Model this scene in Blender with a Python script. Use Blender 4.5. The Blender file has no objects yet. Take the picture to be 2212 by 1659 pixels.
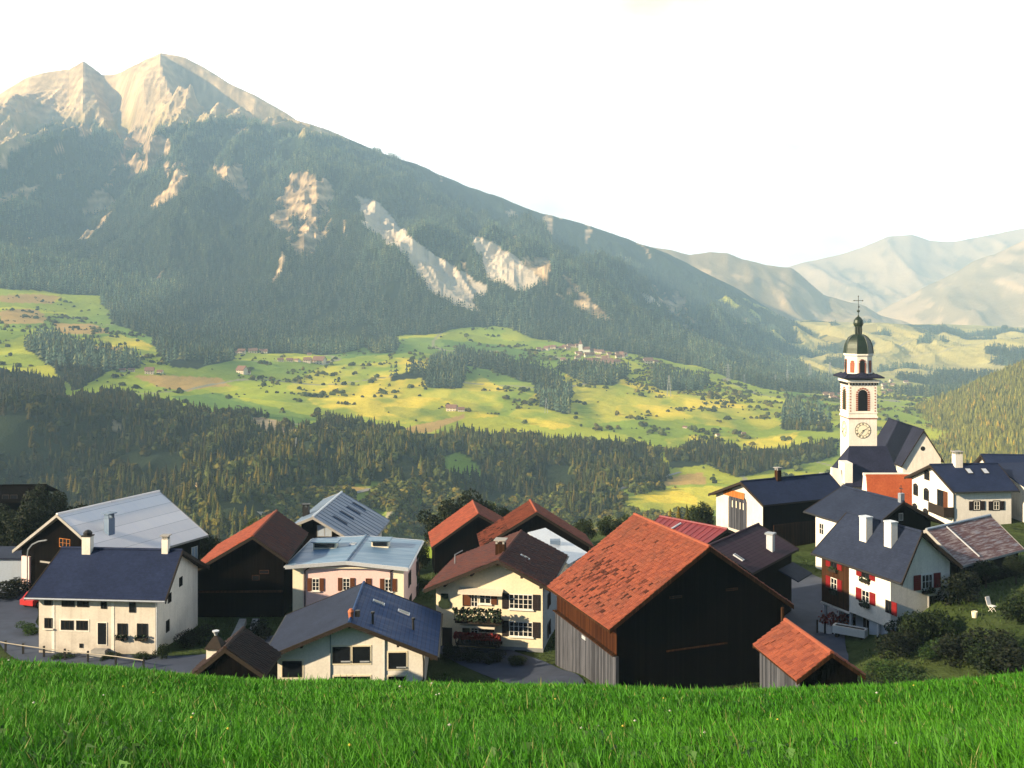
import bpy, math, random
import numpy as np
from mathutils import Vector, Matrix
random.seed(7); rng = np.random.default_rng(11)
sc = bpy.context.scene
COL = sc.collection
R = math.radians
# ------------------------------------------------------------------ camera
# the eye is the world origin; FPX/HU/HV describe the photograph (2212 px wide working scale)
FPX, HU, HV = 2372.0, 1106.0, 640.0
cam_d = bpy.data.cameras.new('camera'); cam = bpy.data.objects.new('camera', cam_d); COL.objects.link(cam)
cam.location = (0, 0, 0); cam.rotation_euler = (R(90), 0, 0)
cam_d.sensor_width = 36; cam_d.lens = 36 * FPX / 2212
cam_d.shift_y = -(829.5 - HV) / 2212
cam_d.clip_start = 0.1; cam_d.clip_end = 40000
sc.camera = cam

def at(u, v, y):
    """point seen at photograph pixel (u, v) at forward distance y"""
    return Vector(((u - HU) / FPX * y, y, -(v - HV) / FPX * y))
def onz(u, v, z):
    y = -z * FPX / (v - HV)
    return Vector(((u - HU) / FPX * y, y, z))

# ------------------------------------------------------------------ light
SUN_DIR = Vector((-0.83, -0.41, 0.37)).normalized()     # towards the sun
SUN_EL = math.asin(SUN_DIR.z)
w = bpy.data.worlds.new('World'); sc.world = w; w.use_nodes = True
nt = w.node_tree; nt.nodes.clear()
out = nt.nodes.new('ShaderNodeOutputWorld')
bg = nt.nodes.new('ShaderNodeBackground'); bg.inputs['Strength'].default_value = 1.0
sky = nt.nodes.new('ShaderNodeTexSky'); sky.sky_type = 'NISHITA'; sky.sun_disc = False
sky.sun_elevation = SUN_EL; sky.sun_rotation = math.atan2(SUN_DIR.x, SUN_DIR.y)
sky.altitude = 1300; sky.air_density = 1.0; sky.dust_density = 1.0; sky.ozone_density = 1.5
skys = nt.nodes.new('ShaderNodeVectorMath'); skys.operation = 'SCALE'; skys.inputs['Scale'].default_value = 0.075
nt.links.new(sky.outputs[0], skys.inputs[0])
tc = nt.nodes.new('ShaderNodeTexCoord'); sep = nt.nodes.new('ShaderNodeSeparateXYZ')
nt.links.new(tc.outputs['Generated'], sep.inputs[0])
# bright high cloud sheet over the valley (north half of the sky, low elevations), ragged by noise
nz = nt.nodes.new('ShaderNodeTexNoise'); nz.inputs['Scale'].default_value = 3.0; nz.inputs['Detail'].default_value = 6
mp = nt.nodes.new('ShaderNodeMapping'); mp.inputs['Scale'].default_value = (1, 1, 3)
nt.links.new(tc.outputs['Generated'], mp.inputs[0]); nt.links.new(mp.outputs[0], nz.inputs['Vector'])
def wmath(op, a, b):
    n = nt.nodes.new('ShaderNodeMath'); n.operation = op
    for i, x in enumerate((a, b)):
        if hasattr(x, 'links'): nt.links.new(x, n.inputs[i])
        else: n.inputs[i].default_value = x
    return n.outputs[0]
mry = nt.nodes.new('ShaderNodeMapRange'); mry.inputs['From Min'].default_value = -0.1; mry.inputs['From Max'].default_value = 0.5
nt.links.new(sep.outputs['Y'], mry.inputs['Value'])
mrz = nt.nodes.new('ShaderNodeMapRange'); mrz.inputs['From Min'].default_value = 0.75; mrz.inputs['From Max'].default_value = 0.36
nt.links.new(sep.outputs['Z'], mrz.inputs['Value'])
cl = wmath('MULTIPLY', mry.outputs[0], mrz.outputs[0])
clf = wmath('MULTIPLY', cl, wmath('ADD', wmath('MULTIPLY', nz.outputs[0], 0.30), 0.85))
clamp = nt.nodes.new('ShaderNodeClamp'); nt.links.new(clf, clamp.inputs[0])
mix = nt.nodes.new('ShaderNodeMix'); mix.data_type = 'RGBA'
nt.links.new(clamp.outputs[0], mix.inputs['Factor'])
nt.links.new(skys.outputs[0], mix.inputs['A']); cmix = nt.nodes.new('ShaderNodeMix'); cmix.data_type = 'RGBA'
cr_ = nt.nodes.new('ShaderNodeMapRange'); cr_.inputs['From Min'].default_value = 0.30; cr_.inputs['From Max'].default_value = 0.55; nt.links.new(nz.outputs[0], cr_.inputs['Value'])
nt.links.new(cr_.outputs[0], cmix.inputs['Factor']); cmix.inputs['A'].default_value = (0.64, 0.56, 0.40, 1); cmix.inputs['B'].default_value = (1.6, 1.55, 1.42, 1)
nt.links.new(cmix.outputs['Result'], mix.inputs['B'])
nt.links.new(mix.outputs['Result'], bg.inputs['Color']); nt.links.new(bg.outputs[0], out.inputs[0])
sl = bpy.data.lights.new('sun', 'SUN'); sl.energy = 5.0; sl.angle = R(1.0); sl.color = (1.0, 0.80, 0.53)
so = bpy.data.objects.new('sun', sl); COL.objects.link(so)
so.rotation_euler = SUN_DIR.to_track_quat('Z', 'Y').to_euler(); so.location = SUN_DIR * 300
sc.view_settings.view_transform = 'Standard'; sc.view_settings.look = 'None'
sc.view_settings.exposure = EXPO = 1.05; sc.view_settings.gamma = 1.0
sc.render.engine = 'CYCLES'
cy = sc.cycles; cy.use_denoising = True; cy.max_bounces = 6; cy.diffuse_bounces = 3; cy.glossy_bounces = 2
cy.transmission_bounces = 2; cy.volume_bounces = 1; cy.sample_clamp_indirect = 4.0
cy.use_adaptive_sampling = True; cy.adaptive_threshold = 0.01

# ------------------------------------------------------------------ noise
def _hash(ix, iy, s):
    n = (ix.astype(np.int64) * 374761393 + iy.astype(np.int64) * 668265263 + s * 982451653) & 0x7fffffff
    n = ((n ^ (n >> 13)) * 1274126177) & 0x7fffffff
    n = (n ^ (n >> 16)) & 0xffff
    return n / 65535.0
def vnoise(x, y, s=0):
    x = np.asarray(x, float); y = np.asarray(y, float)
    ix = np.floor(x); iy = np.floor(y); fx = x - ix; fy = y - iy
    fx = fx * fx * (3 - 2 * fx); fy = fy * fy * (3 - 2 * fy)
    a = _hash(ix, iy, s); b = _hash(ix + 1, iy, s); c = _hash(ix, iy + 1, s); d = _hash(ix + 1, iy + 1, s)
    return (a * (1 - fx) + b * fx) * (1 - fy) + (c * (1 - fx) + d * fx) * fy
def fbm(x, y, o=4, s=0):
    r = 0; a = 0.5; t = 0
    for i in range(o):
        r = r + a * vnoise(np.asarray(x) * 2 ** i, np.asarray(y) * 2 ** i, s + i * 17); t += a; a *= 0.5
    return r / t
def ridged(x, y, o=4, s=0):
    r = 0; a = 0.5; t = 0
    for i in range(o):
        n = 1 - np.abs(2 * vnoise(np.asarray(x) * 2 ** i, np.asarray(y) * 2 ** i, s + i * 31) - 1)
        r = r + a * n * n; t += a; a *= 0.5
    return r / t
def sstep(a, b, x):
    t = np.clip((np.asarray(x, float) - a) / (b - a), 0, 1); return t * t * (3 - 2 * t)
def pchip(xk, yk, x):
    """monotone cubic through knots; yk may be (n,) or per-sample columns (n, m) with x (m,)"""
    xk = np.asarray(xk, float); yk = np.asarray(yk, float); x = np.asarray(x, float)
    h = np.diff(xk); hh = h if yk.ndim == 1 else h[:, None]
    d = np.diff(yk, axis=0) / hh
    m = np.zeros_like(yk)
    p = d[:-1] * d[1:]
    with np.errstate(divide='ignore', invalid='ignore'):
        mm = np.where(p > 0, 2 * p / (d[:-1] + d[1:]), 0)
    m[1:-1] = mm; m[0] = d[0]; m[-1] = d[-1]
    i = np.clip(np.searchsorted(xk, x) - 1, 0, len(xk) - 2)
    t = np.clip((x - xk[i]) / h[i], 0, 1)
    if yk.ndim == 1: y0, y1, m0, m1 = yk[i], yk[i + 1], m[i], m[i + 1]
    else:
        c = np.arange(len(x)); y0, y1, m0, m1 = yk[i, c], yk[i + 1, c], m[i, c], m[i + 1, c]
    hi = h[i]; t2 = t * t; t3 = t2 * t
    return (2 * t3 - 3 * t2 + 1) * y0 + (t3 - 2 * t2 + t) * hi * m0 + (3 * t2 - 2 * t3) * y1 + (t3 - t2) * hi * m1
def inpoly(poly, u, v):
    u = np.asarray(u, float); v = np.asarray(v, float)
    r = np.zeros(u.shape, bool); n = len(poly)
    for i in range(n):
        x0, y0 = poly[i]; x1, y1 = poly[(i + 1) % n]
        if y0 == y1: continue
        c = ((y0 > v) != (y1 > v)) & (u < (x1 - x0) * (v - y0) / (y1 - y0) + x0)
        r ^= c
    return r

# ------------------------------------------------------------------ mesh helpers
def np_mesh(name, verts, faces, mats, cols=None, mi=None, parent=None, smooth=False):
    """verts (n,3), faces (m,k) of one arity; cols (n,3) -> point attribute 'tint'"""
    me = bpy.data.meshes.new(name)
    verts = np.asarray(verts, np.float32); faces = np.asarray(faces, np.int32); k = faces.shape[1]
    me.vertices.add(len(verts)); me.vertices.foreach_set('co', verts.ravel())
    me.loops.add(faces.size); me.loops.foreach_set('vertex_index', faces.ravel())
    me.polygons.add(len(faces)); me.polygons.foreach_set('loop_start', np.arange(0, faces.size, k, dtype=np.int32))
    if mi is not None: me.polygons.foreach_set('material_index', np.asarray(mi, np.int32))
    if smooth: me.polygons.foreach_set('use_smooth', np.ones(len(faces), bool))
    for m in (mats if isinstance(mats, (list, tuple)) else [mats]): me.materials.append(m)
    if cols is not None:
        a = me.attributes.new('tint', 'FLOAT_COLOR', 'POINT')
        c = np.ones((len(verts), 4), np.float32); c[:, :3] = cols; a.data.foreach_set('color', c.ravel())
    me.update(calc_edges=True)
    o = bpy.data.objects.new(name, me); COL.objects.link(o)
    if parent: o.parent = parent
    return o
def tag(o, label, cat=None, group=None, kind=None):
    if label: o['label'] = label
    if cat: o['category'] = cat
    if group: o['group'] = group
    if kind: o['kind'] = kind
    return o
def empty(name, loc, rz=0.0):
    o = bpy.data.objects.new(name, None); COL.objects.link(o); o.location = loc; o.rotation_euler = (0, 0, rz)
    o.empty_display_size = 0.5; return o
class MB:
    """collects faces; build() links them as ONE mesh object"""
    def __init__(s): s.v = []; s.f = []; s.m = []; s.uv = []; s.c = []
    def face(s, pts, mi=0, uv=None, c=None):
        n = len(s.v); s.v += [tuple(p) for p in pts]; s.f.append(tuple(range(n, n + len(pts)))); s.m.append(mi)
        s.uv.append(uv or [(p[0], p[2]) for p in pts]); s.c.append(c); return s
    def box(s, lo, hi, mi=0, fr=None):
        x0, y0, z0 = lo; x1, y1, z1 = hi
        P = [Vector(p) for p in ((x0,y0,z0),(x1,y0,z0),(x1,y1,z0),(x0,y1,z0),(x0,y0,z1),(x1,y0,z1),(x1,y1,z1),(x0,y1,z1))]
        dx, dy, dz = x1 - x0, y1 - y0, z1 - z0
        if fr: P = [fr @ p for p in P]
        for q, a, b in (((0,3,2,1),dx,dy),((4,5,6,7),dx,dy),((0,1,5,4),dx,dz),((1,2,6,5),dy,dz),((2,3,7,6),dx,dz),((3,0,4,7),dy,dz)):
            s.face([P[i] for i in q], mi, [(0,0),(a,0),(a,b),(0,b)])
        return s
    def bar(s, p, q, r, mi=0, r2=None, n=6):
        p = Vector(p); q = Vector(q); d = (q - p)
        if d.length < 1e-6: return s
        r2 = r if r2 is None else r2
        a = d.orthogonal().normalized(); b = d.normalized().cross(a)
        A = [p + (a * math.cos(t) + b * math.sin(t)) * r for t in [2 * math.pi * i / n for i in range(n)]]
        B = [q + (a * math.cos(t) + b * math.sin(t)) * r2 for t in [2 * math.pi * i / n for i in range(n)]]
        for i in range(n):
            j = (i + 1) % n; s.face([A[i], A[j], B[j], B[i]], mi)
        s.face(A[::-1], mi); s.face(B, mi); return s
    def tube(s, pts, r, mi=0, n=6):
        for a, b in zip(pts[:-1], pts[1:]): s.bar(a, b, r, mi, n=n)
        return s
    def lathe(s, prof, c=(0, 0), n=16, mi=0, rot=0.0):
        """prof [(r, z)...] bottom to top"""
        ring = lambda r, z: [Vector((c[0] + r * math.cos(rot + 2 * math.pi * i / n), c[1] + r * math.sin(rot + 2 * math.pi * i / n), z)) for i in range(n)]
        L = [ring(r, z) for r, z in prof]
        for A, B in zip(L[:-1], L[1:]):
            for i in range(n):
                j = (i + 1) % n; s.face([A[i], A[j], B[j], B[i]], mi)
        s.face(L[0][::-1], mi); s.face(L[-1], mi); return s
    def prism(s, poly, d, mi=0):
        """poly: planar 3-D outline, d: extrusion vector"""
        P = [Vector(p) for p in poly]; d = Vector(d); Q = [p + d for p in P]; n = len(P)
        s.face(P[::-1], mi); s.face(Q, mi)
        for i in range(n):
            j = (i + 1) % n; s.face([P[i], P[j], Q[j], Q[i]], mi)
        return s
    def slab(s, quad, th, mi=0, me=None, uvq=None):
        """thin roof slab: quad top outline, th thickness downwards; uv in metres"""
        P = [Vector(p) for p in quad]; Q = [p - Vector((0, 0, th)) for p in P]; n = len(P)
        if uvq is None:
            ex = (P[1] - P[0]).normalized(); nn = (P[1] - P[0]).cross(P[-1] - P[0]).normalized(); ey = nn.cross(ex)
            uvq = [((p - P[0]).dot(ex), (p - P[0]).dot(ey)) for p in P]
        s.face(P, mi, uvq); s.face(Q[::-1], mi if me is None else me)
        for i in range(n):
            j = (i + 1) % n; s.face([P[j], P[i], Q[i], Q[j]], mi if me is None else me)
        return s
    def build(s, name, mats, parent=None, smooth=False, weld=False):
        me = bpy.data.meshes.new(name); me.from_pydata([tuple(v) for v in s.v], [], s.f)
        for m in (mats if isinstance(mats, (list, tuple)) else [mats]): me.materials.append(m)
        me.polygons.foreach_set('material_index', s.m)
        ul = me.uv_layers.new(name='UVMap'); flat = [c for f in s.uv for p in f for c in p]
        ul.data.foreach_set('uv', flat)
        if any(c is not None for c in s.c):
            a = me.attributes.new('tint', 'FLOAT_COLOR', 'POINT'); k = 0
            for f, c in zip(s.f, s.c):
                for i in f: a.data[i].color = (*(c or (1, 1, 1)), 1)
        me.update()
        if weld or smooth:
            import bmesh
            bm = bmesh.new(); bm.from_mesh(me); bmesh.ops.remove_doubles(bm, verts=bm.verts, dist=1e-4)
            bmesh.ops.recalc_face_normals(bm, faces=bm.faces)
            bm.to_mesh(me); bm.free()
            if smooth: me.polygons.foreach_set('use_smooth', [True] * len(me.polygons))
        o = bpy.data.objects.new(name, me); COL.objects.link(o)
        if parent: o.parent = parent
        return o

# ------------------------------------------------------------------ materials
def mat(name, base=(0.5, 0.5, 0.5), rough=0.8, spec=0.3, metal=0.0):
    m = bpy.data.materials.new(name); m.use_nodes = True
    b = m.node_tree.nodes['Principled BSDF']
    b.inputs['Base Color'].default_value = (*base, 1); b.inputs['Roughness'].default_value = rough
    b.inputs['Specular IOR Level'].default_value = spec; b.inputs['Metallic'].default_value = metal
    return m
class NT:
    def __init__(s, m): s.t = m.node_tree; s.b = s.t.nodes['Principled BSDF']
    def n(s, typ, ins=None, **kw):
        x = s.t.nodes.new(typ)
        for k, v in kw.items(): setattr(x, k, v)
        for k, v in (ins or {}).items():
            if hasattr(v, 'is_linked'): s.t.links.new(v, x.inputs[k])
            else: x.inputs[k].default_value = v
        return x
    def coord(s, kind='Object', scale=(1, 1, 1), rot=(0, 0, 0)):
        c = s.n('ShaderNodeTexCoord'); m = s.n('ShaderNodeMapping', {'Vector': c.outputs[kind], 'Scale': scale, 'Rotation': rot}); return m.outputs[0]
    def noise(s, co, scale, detail=4, rough=0.55): return s.n('ShaderNodeTexNoise', {'Vector': co, 'Scale': scale, 'Detail': detail, 'Roughness': rough}).outputs[0]
    def rng(s, v, a, b, c, d): return s.n('ShaderNodeMapRange', {'Value': v, 'From Min': a, 'From Max': b, 'To Min': c, 'To Max': d}).outputs[0]
    def mix(s, f, a, b, mode='MIX'):
        x = s.n('ShaderNodeMix', data_type='RGBA', blend_type=mode)
        for k, v in (('Factor', f), ('A', a), ('B', b)):
            if hasattr(v, 'is_linked'): s.t.links.new(v, x.inputs[k])
            elif k == 'Factor': x.inputs[k].default_value = v
            else: x.inputs[k].default_value = (*v, 1)
        return x.outputs['Result']
    def scale(s, c, f):
        x = s.n('ShaderNodeVectorMath', operation='SCALE')
        if hasattr(c, 'is_linked'): s.t.links.new(c, x.inputs[0])
        else: x.inputs[0].default_value = c
        if hasattr(f, 'is_linked'): s.t.links.new(f, x.inputs['Scale'])
        else: x.inputs['Scale'].default_value = f
        return x.outputs[0]
    def base(s, v): s.t.links.new(v, s.b.inputs['Base Color'])
    def bump(s, h, st=0.3, d=0.05): s.t.links.new(s.n('ShaderNodeBump', {'Height': h, 'Strength': st, 'Distance': d}).outputs[0], s.b.inputs['Normal'])
    def attr(s, name='tint'): return s.n('ShaderNodeAttribute', attribute_name=name).outputs['Color']

def plaster(name, col, dirt=(0.3, 0.27, 0.22), amt=0.25, stain=0.0):
    m = mat(name, col, 0.9, 0.15); t = NT(m); co = t.coord()
    n1 = t.noise(co, 0.55, 5); n2 = t.noise(co, 6, 4)
    v = t.coord(scale=(1.6, 1.6, 0.16)); n3 = t.noise(v, 1.6, 4)
    c = t.mix(t.rng(n1, 0.38, 0.75, 0, amt), col, dirt)
    c = t.mix(t.rng(n3, 0.5, 0.85, 0, amt * 1.3), c, dirt)
    if stain:
        z = t.n('ShaderNodeSeparateXYZ', {0: t.coord()}).outputs[2]
        lo = t.rng(z, 0.1, 2.6, 1, 0); f = t.n('ShaderNodeMath', {0: lo, 1: t.rng(n1, 0.35, 0.7, 0.1, 1.2)}, operation='MULTIPLY').outputs[0]
        f2 = t.n('ShaderNodeMath', {0: f, 1: stain}, operation='MULTIPLY', use_clamp=True).outputs[0]
        c = t.mix(f2, c, dirt)
    t.base(t.scale(c, t.rng(n2, 0.3, 0.7, 0.93, 1.06))); t.bump(n2, 0.25, 0.03); return m
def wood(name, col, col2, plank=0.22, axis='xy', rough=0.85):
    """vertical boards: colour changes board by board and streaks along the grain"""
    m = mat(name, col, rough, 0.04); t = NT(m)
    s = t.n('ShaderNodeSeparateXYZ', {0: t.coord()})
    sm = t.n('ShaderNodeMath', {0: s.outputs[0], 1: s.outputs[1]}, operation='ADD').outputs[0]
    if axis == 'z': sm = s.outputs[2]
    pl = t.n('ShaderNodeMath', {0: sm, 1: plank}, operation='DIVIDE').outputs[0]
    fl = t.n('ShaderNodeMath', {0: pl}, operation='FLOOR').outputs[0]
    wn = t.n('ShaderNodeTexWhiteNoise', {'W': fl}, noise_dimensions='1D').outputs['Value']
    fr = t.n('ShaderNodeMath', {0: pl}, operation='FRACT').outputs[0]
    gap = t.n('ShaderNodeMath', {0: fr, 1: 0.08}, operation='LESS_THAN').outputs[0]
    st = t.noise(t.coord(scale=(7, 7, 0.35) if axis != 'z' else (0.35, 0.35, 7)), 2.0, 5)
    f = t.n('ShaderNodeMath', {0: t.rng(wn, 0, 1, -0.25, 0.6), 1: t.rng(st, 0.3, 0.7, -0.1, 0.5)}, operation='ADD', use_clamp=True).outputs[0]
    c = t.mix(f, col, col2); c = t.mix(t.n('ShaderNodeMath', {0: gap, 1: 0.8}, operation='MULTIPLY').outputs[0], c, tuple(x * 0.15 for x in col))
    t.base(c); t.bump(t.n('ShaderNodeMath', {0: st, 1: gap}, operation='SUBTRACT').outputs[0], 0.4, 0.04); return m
def slate(name, col, col2, rough=0.55, bw=0.36, rh=0.22, var=0.5, spec=0.35):
    m = mat(name, col, rough, spec); t = NT(m); co = t.coord('UV')
    br = t.n('ShaderNodeTexBrick', {'Vector': co, 'Color1': (0.2, 0.2, 0.2, 1), 'Color2': (1, 1, 1, 1), 'Mortar': (0, 0, 0, 1), 'Scale': 1.0,
             'Mortar Size': 0.02, 'Brick Width': bw, 'Row Height': rh, 'Bias': 0.0, 'Mortar Smooth': 0.1})
    n1 = t.noise(t.coord(), 0.45, 5); n2 = t.noise(t.coord(), 4, 4)
    v = t.n('ShaderNodeSeparateColor', {0: br.outputs['Color']}).outputs[0]
    f = t.n('ShaderNodeMath', {0: t.rng(v, 0, 1, 0, var), 1: t.rng(n1, 0.3, 0.75, -0.15, 0.6)}, operation='ADD', use_clamp=True).outputs[0]
    t.base(t.scale(t.mix(f, col, col2), t.rng(n2, 0.3, 0.7, 0.85, 1.15)))
    t.bump(v, 0.35, 0.03); return m
def metal(name, col, col2, rough=0.4, seam=0.6, sh=40.0, spec=0.5, streak=0.6, mtl=0.0):
    """sheet roof: standing seams down the slope, cross joints, weather streaks"""
    m = mat(name, col, rough, spec, mtl); t = NT(m); co = t.coord('UV')
    br = t.n('ShaderNodeTexBrick', {'Vector': co, 'Color1': (0.72, 0.72, 0.72, 1), 'Color2': (1, 1, 1, 1), 'Mortar': (0, 0, 0, 1), 'Scale': 1.0,
             'Mortar Size': 0.03, 'Brick Width': seam, 'Row Height': sh, 'Mortar Smooth': 0.3}, offset=0.0)
    v = t.n('ShaderNodeSeparateColor', {0: br.outputs['Color']}).outputs[0]
    n1 = t.noise(t.coord('UV', scale=(1.4, 0.25, 1)), 1.3, 6); n2 = t.noise(t.coord('UV'), 0.35, 4)
    f = t.n('ShaderNodeMath', {0: t.rng(n1, 0.35, 0.75, 0, streak), 1: t.rng(n2, 0.4, 0.7, 0, streak * 0.6)}, operation='ADD', use_clamp=True).outputs[0]
    c = t.mix(f, col, col2); c = t.scale(c, t.rng(v, 0, 1, 0.55, 1.05)); t.base(c)
    t.t.links.new(t.rng(n1, 0.3, 0.7, rough * 0.8, min(1, rough * 1.4)), t.b.inputs['Roughness'])
    t.bump(v, 0.3, 0.03); return m
def tiles(name, col, col2, moss=(0.06, 0.05, 0.035), mamt=0.35):
    m = mat(name, col, 0.8, 0.2); t = NT(m)
    n1 = t.noise(t.coord(), 0.35, 5); n2 = t.noise(t.coord(), 9, 3); a = t.attr()
    av = t.n('ShaderNodeSeparateColor', {0: a})
    c = t.mix(av.outputs[0], col, col2)
    c = t.mix(t.rng(n1, 0.48, 0.8, 0, mamt), c, moss)
    c = t.mix(av.outputs[1], c, tuple(x * 0.12 for x in col))
    t.base(t.scale(c, t.rng(n2, 0.3, 0.7, 0.85, 1.12))); return m
def paint(name, col, rough=0.6, var=0.12, spec=0.3, metal_=0.0, sc_=5.0):
    m = mat(name, col, rough, spec, metal_); t = NT(m); n = t.noise(t.coord(), sc_, 4)
    t.base(t.scale(col, t.rng(n, 0.25, 0.75, 1 - var, 1 + var))); return m
def tinted(name, rough=0.9, spec=0.1, var=0.25, sc_=3.0, trans=0.0, kind='Object'):
    m = mat(name, (0.1, 0.1, 0.1), rough, spec); t = NT(m); n = t.noise(t.coord(kind), sc_, 3)
    c = t.scale(t.attr(), t.rng(n, 0.25, 0.75, 1 - var, 1 + var)); t.base(c)
    if trans:
        tr = t.n('ShaderNodeBsdfTranslucent', {'Color': c}); mx = t.n('ShaderNodeMixShader', {0: trans, 1: t.b.outputs[0], 2: tr.outputs[0]})
        t.t.links.new(mx.outputs[0], t.t.nodes['Material Output'].inputs['Surface'])
    return m

M = {}
M['terrain'] = tinted('ground_cover', 0.95, 0.05, 0.22, 0.9)
def terrain_bump():
    t = NT(M['terrain']); n = t.n('ShaderNodeTexNoise', {'Vector': t.coord(), 'Scale': 0.03, 'Detail': 9, 'Roughness': 0.62}).outputs[0]; t.bump(n, 0.8, 7.0)
terrain_bump()
M['conifer'] = tinted('conifer_needles', 0.9, 0.08, 0.3, 0.2)
M['leaf'] = tinted('leaves', 0.7, 0.25, 0.3, 1.2, trans=0.25)
M['grass'] = tinted('grass_blades', 0.6, 0.25, 0.15, 0.6, trans=0.3)
M['bark'] = paint('bark', (0.055, 0.04, 0.028), 0.95, 0.35)
M['white'] = plaster('white_plaster', (0.80, 0.75, 0.66), amt=0.26, stain=0.35)
M['white_old'] = plaster('weathered_plaster', (0.66, 0.61, 0.53), (0.32, 0.28, 0.24), 0.35, stain=0.8)
M['white_clean'] = plaster('clean_white_plaster', (0.82, 0.78, 0.70), amt=0.16, stain=0.2)
M['pink'] = plaster('pink_plaster', (0.78, 0.55, 0.52), (0.55, 0.40, 0.36), 0.15)
M['yellow'] = plaster('cream_plaster', (0.72, 0.63, 0.45), (0.5, 0.42, 0.3), 0.2)
M['bluewall'] = plaster('pale_blue_render', (0.36, 0.42, 0.50), amt=0.12)
M['greybase'] = plaster('grey_plinth_render', (0.24, 0.25, 0.26), (0.12, 0.12, 0.12), 0.4)
M['concrete'] = plaster('concrete', (0.36, 0.35, 0.33), (0.16, 0.15, 0.14), 0.4)
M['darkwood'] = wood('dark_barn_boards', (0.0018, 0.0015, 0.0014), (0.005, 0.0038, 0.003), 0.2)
M['brownwood'] = wood('brown_boards', (0.030, 0.014, 0.007), (0.065, 0.030, 0.014), 0.16)
M['redwood'] = wood('reddish_boards', (0.028, 0.010, 0.005), (0.070, 0.025, 0.010), 0.22)
M['greywood'] = wood('grey_weathered_boards', (0.035, 0.037, 0.045), (0.11, 0.115, 0.135), 0.24)
M['orangewood'] = wood('orange_boards', (0.34, 0.12, 0.03), (0.5, 0.2, 0.06), 0.2)
M['beam'] = paint('dark_timber', (0.022, 0.015, 0.010), 0.8, 0.3)
M['slate'] = slate('blue_slate', (0.010, 0.017, 0.046), (0.018, 0.029, 0.072), 0.75, spec=0.15)
M['slate_grey'] = slate('grey_slate', (0.013, 0.019, 0.040), (0.024, 0.034, 0.064), 0.75, spec=0.15)
M['slate_church'] = slate('church_slate', (0.012, 0.014, 0.030), (0.022, 0.025, 0.050), 0.75, 0.3, 0.25, spec=0.15)
M['purple'] = metal('purple_brown_sheet', (0.042, 0.023, 0.036), (0.065, 0.040, 0.058), 0.75, 40, .35, spec=0.1)
M['bluemetal'] = metal('blue_sheet_roof', (0.020, 0.058, 0.160), (0.032, 0.068, 0.160), 0.6, 40, 0.34, spec=0.12, streak=0.4)
M['palemetal'] = metal('pale_sheet_roof', (0.93, 0.86, 0.81), (0.82, 0.78, 0.79), 0.75, 40, 1.6, spec=.15, streak=0.45)
M['bluegrey'] = metal('blue_grey_sheet', (0.12, 0.18, 0.27), (0.20, 0.26, 0.34), 0.45, 2.4, 40, spec=.3, streak=0.7)
M['pinkroof'] = metal('pale_blue_sheet', (0.15, 0.25, 0.36), (0.10, 0.19, 0.31), 0.4, 1.6, 40, spec=.25, streak=0.6)
M['maroon'] = metal('maroon_sheet', (0.17, 0.020, 0.028), (0.25, 0.05, 0.05), 0.5, 0.4, 40, streak=0.5)
M['brownroof'] = tiles('brown_tiles', (0.10, 0.030, 0.020), (0.055, 0.024, 0.024), mamt=0.3)
M['darktile'] = tiles('dark_old_tiles', (0.028, 0.013, 0.011), (0.016, 0.010, 0.010), mamt=0.3)
M['redtile'] = tiles('red_clay_tiles', (0.28, 0.066, 0.032), (0.18, 0.040, 0.022))
M['orangetile'] = tiles('orange_clay_tiles', (0.27, 0.073, 0.038), (0.17, 0.045, 0.028), mamt=0.4)
M['redplain'] = slate('red_plain_tiles', (0.30, 0.065, 0.025), (0.42, 0.11, 0.04), 0.85, 0.2, 0.16, spec=0.1)
M['glass'] = mat('window_glass', (0.010, 0.012, 0.016), 0.12, 0.4)
M['wframe'] = paint('white_window_frame', (0.75, 0.72, 0.66), 0.5, 0.05)
M['dframe'] = paint('dark_window_frame', (0.02, 0.015, 0.012), 0.6, 0.2)
M['brownsh'] = paint('brown_shutter', (0.10, 0.032, 0.010), 0.6, 0.2, sc_=12)
M['darksh'] = paint('dark_shutter', (0.018, 0.012, 0.012), 0.6, 0.2)
M['redsh'] = paint('red_shutter', (0.17, 0.008, 0.010), 0.5, 0.15)
M['cream'] = paint('cream_trim', (0.78, 0.70, 0.52), 0.8, 0.06)
M['brick'] = paint('brick_red_trim', (0.30, 0.10, 0.055), 0.85, 0.2)
M['gutter'] = paint('zinc_gutter', (0.30, 0.33, 0.37), 0.4, 0.15, 0.5, 0.4)
M['pylon'] = paint('pylon_steel', (0.34, 0.33, 0.32), 0.5, 0.1)
M['lightmetal'] = paint('pale_zinc', (0.55, 0.58, 0.62), 0.4, 0.12, 0.5, 0.3)
M['copper'] = paint('dark_green_copper', (0.016, 0.030, 0.018), 0.45, 0.4, 0.5, 0.2, 1.5)
M['iron'] = paint('dark_iron', (0.02, 0.02, 0.02), 0.5, 0.2)
M['gold'] = paint('dull_gilt', (0.30, 0.20, 0.06), 0.4, 0.2, 0.5, 0.6)
M['asphalt'] = paint('worn_asphalt', (0.045, 0.058, 0.092), 0.85, 0.22, 0.3, sc_=0.8)
M['stone'] = plaster('stone_kerb', (0.34, 0.31, 0.26), amt=0.4)
M['redflower'] = paint('red_flowers', (0.17, 0.014, 0.010), 0.8, 0.5, sc_=14)
M['plantdark'] = paint('balcony_plants', (0.015, 0.028, 0.012), 0.9, 0.5, sc_=14)
M['redpaint'] = paint('red_vehicle_paint', (0.40, 0.02, 0.02), 0.35, 0.1, 0.5)
M['rubber'] = paint('rubber', (0.015, 0.015, 0.015), 0.8, 0.1)
M['clay'] = paint('clay_pot', (0.40, 0.13, 0.06), 0.8, 0.2)
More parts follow.
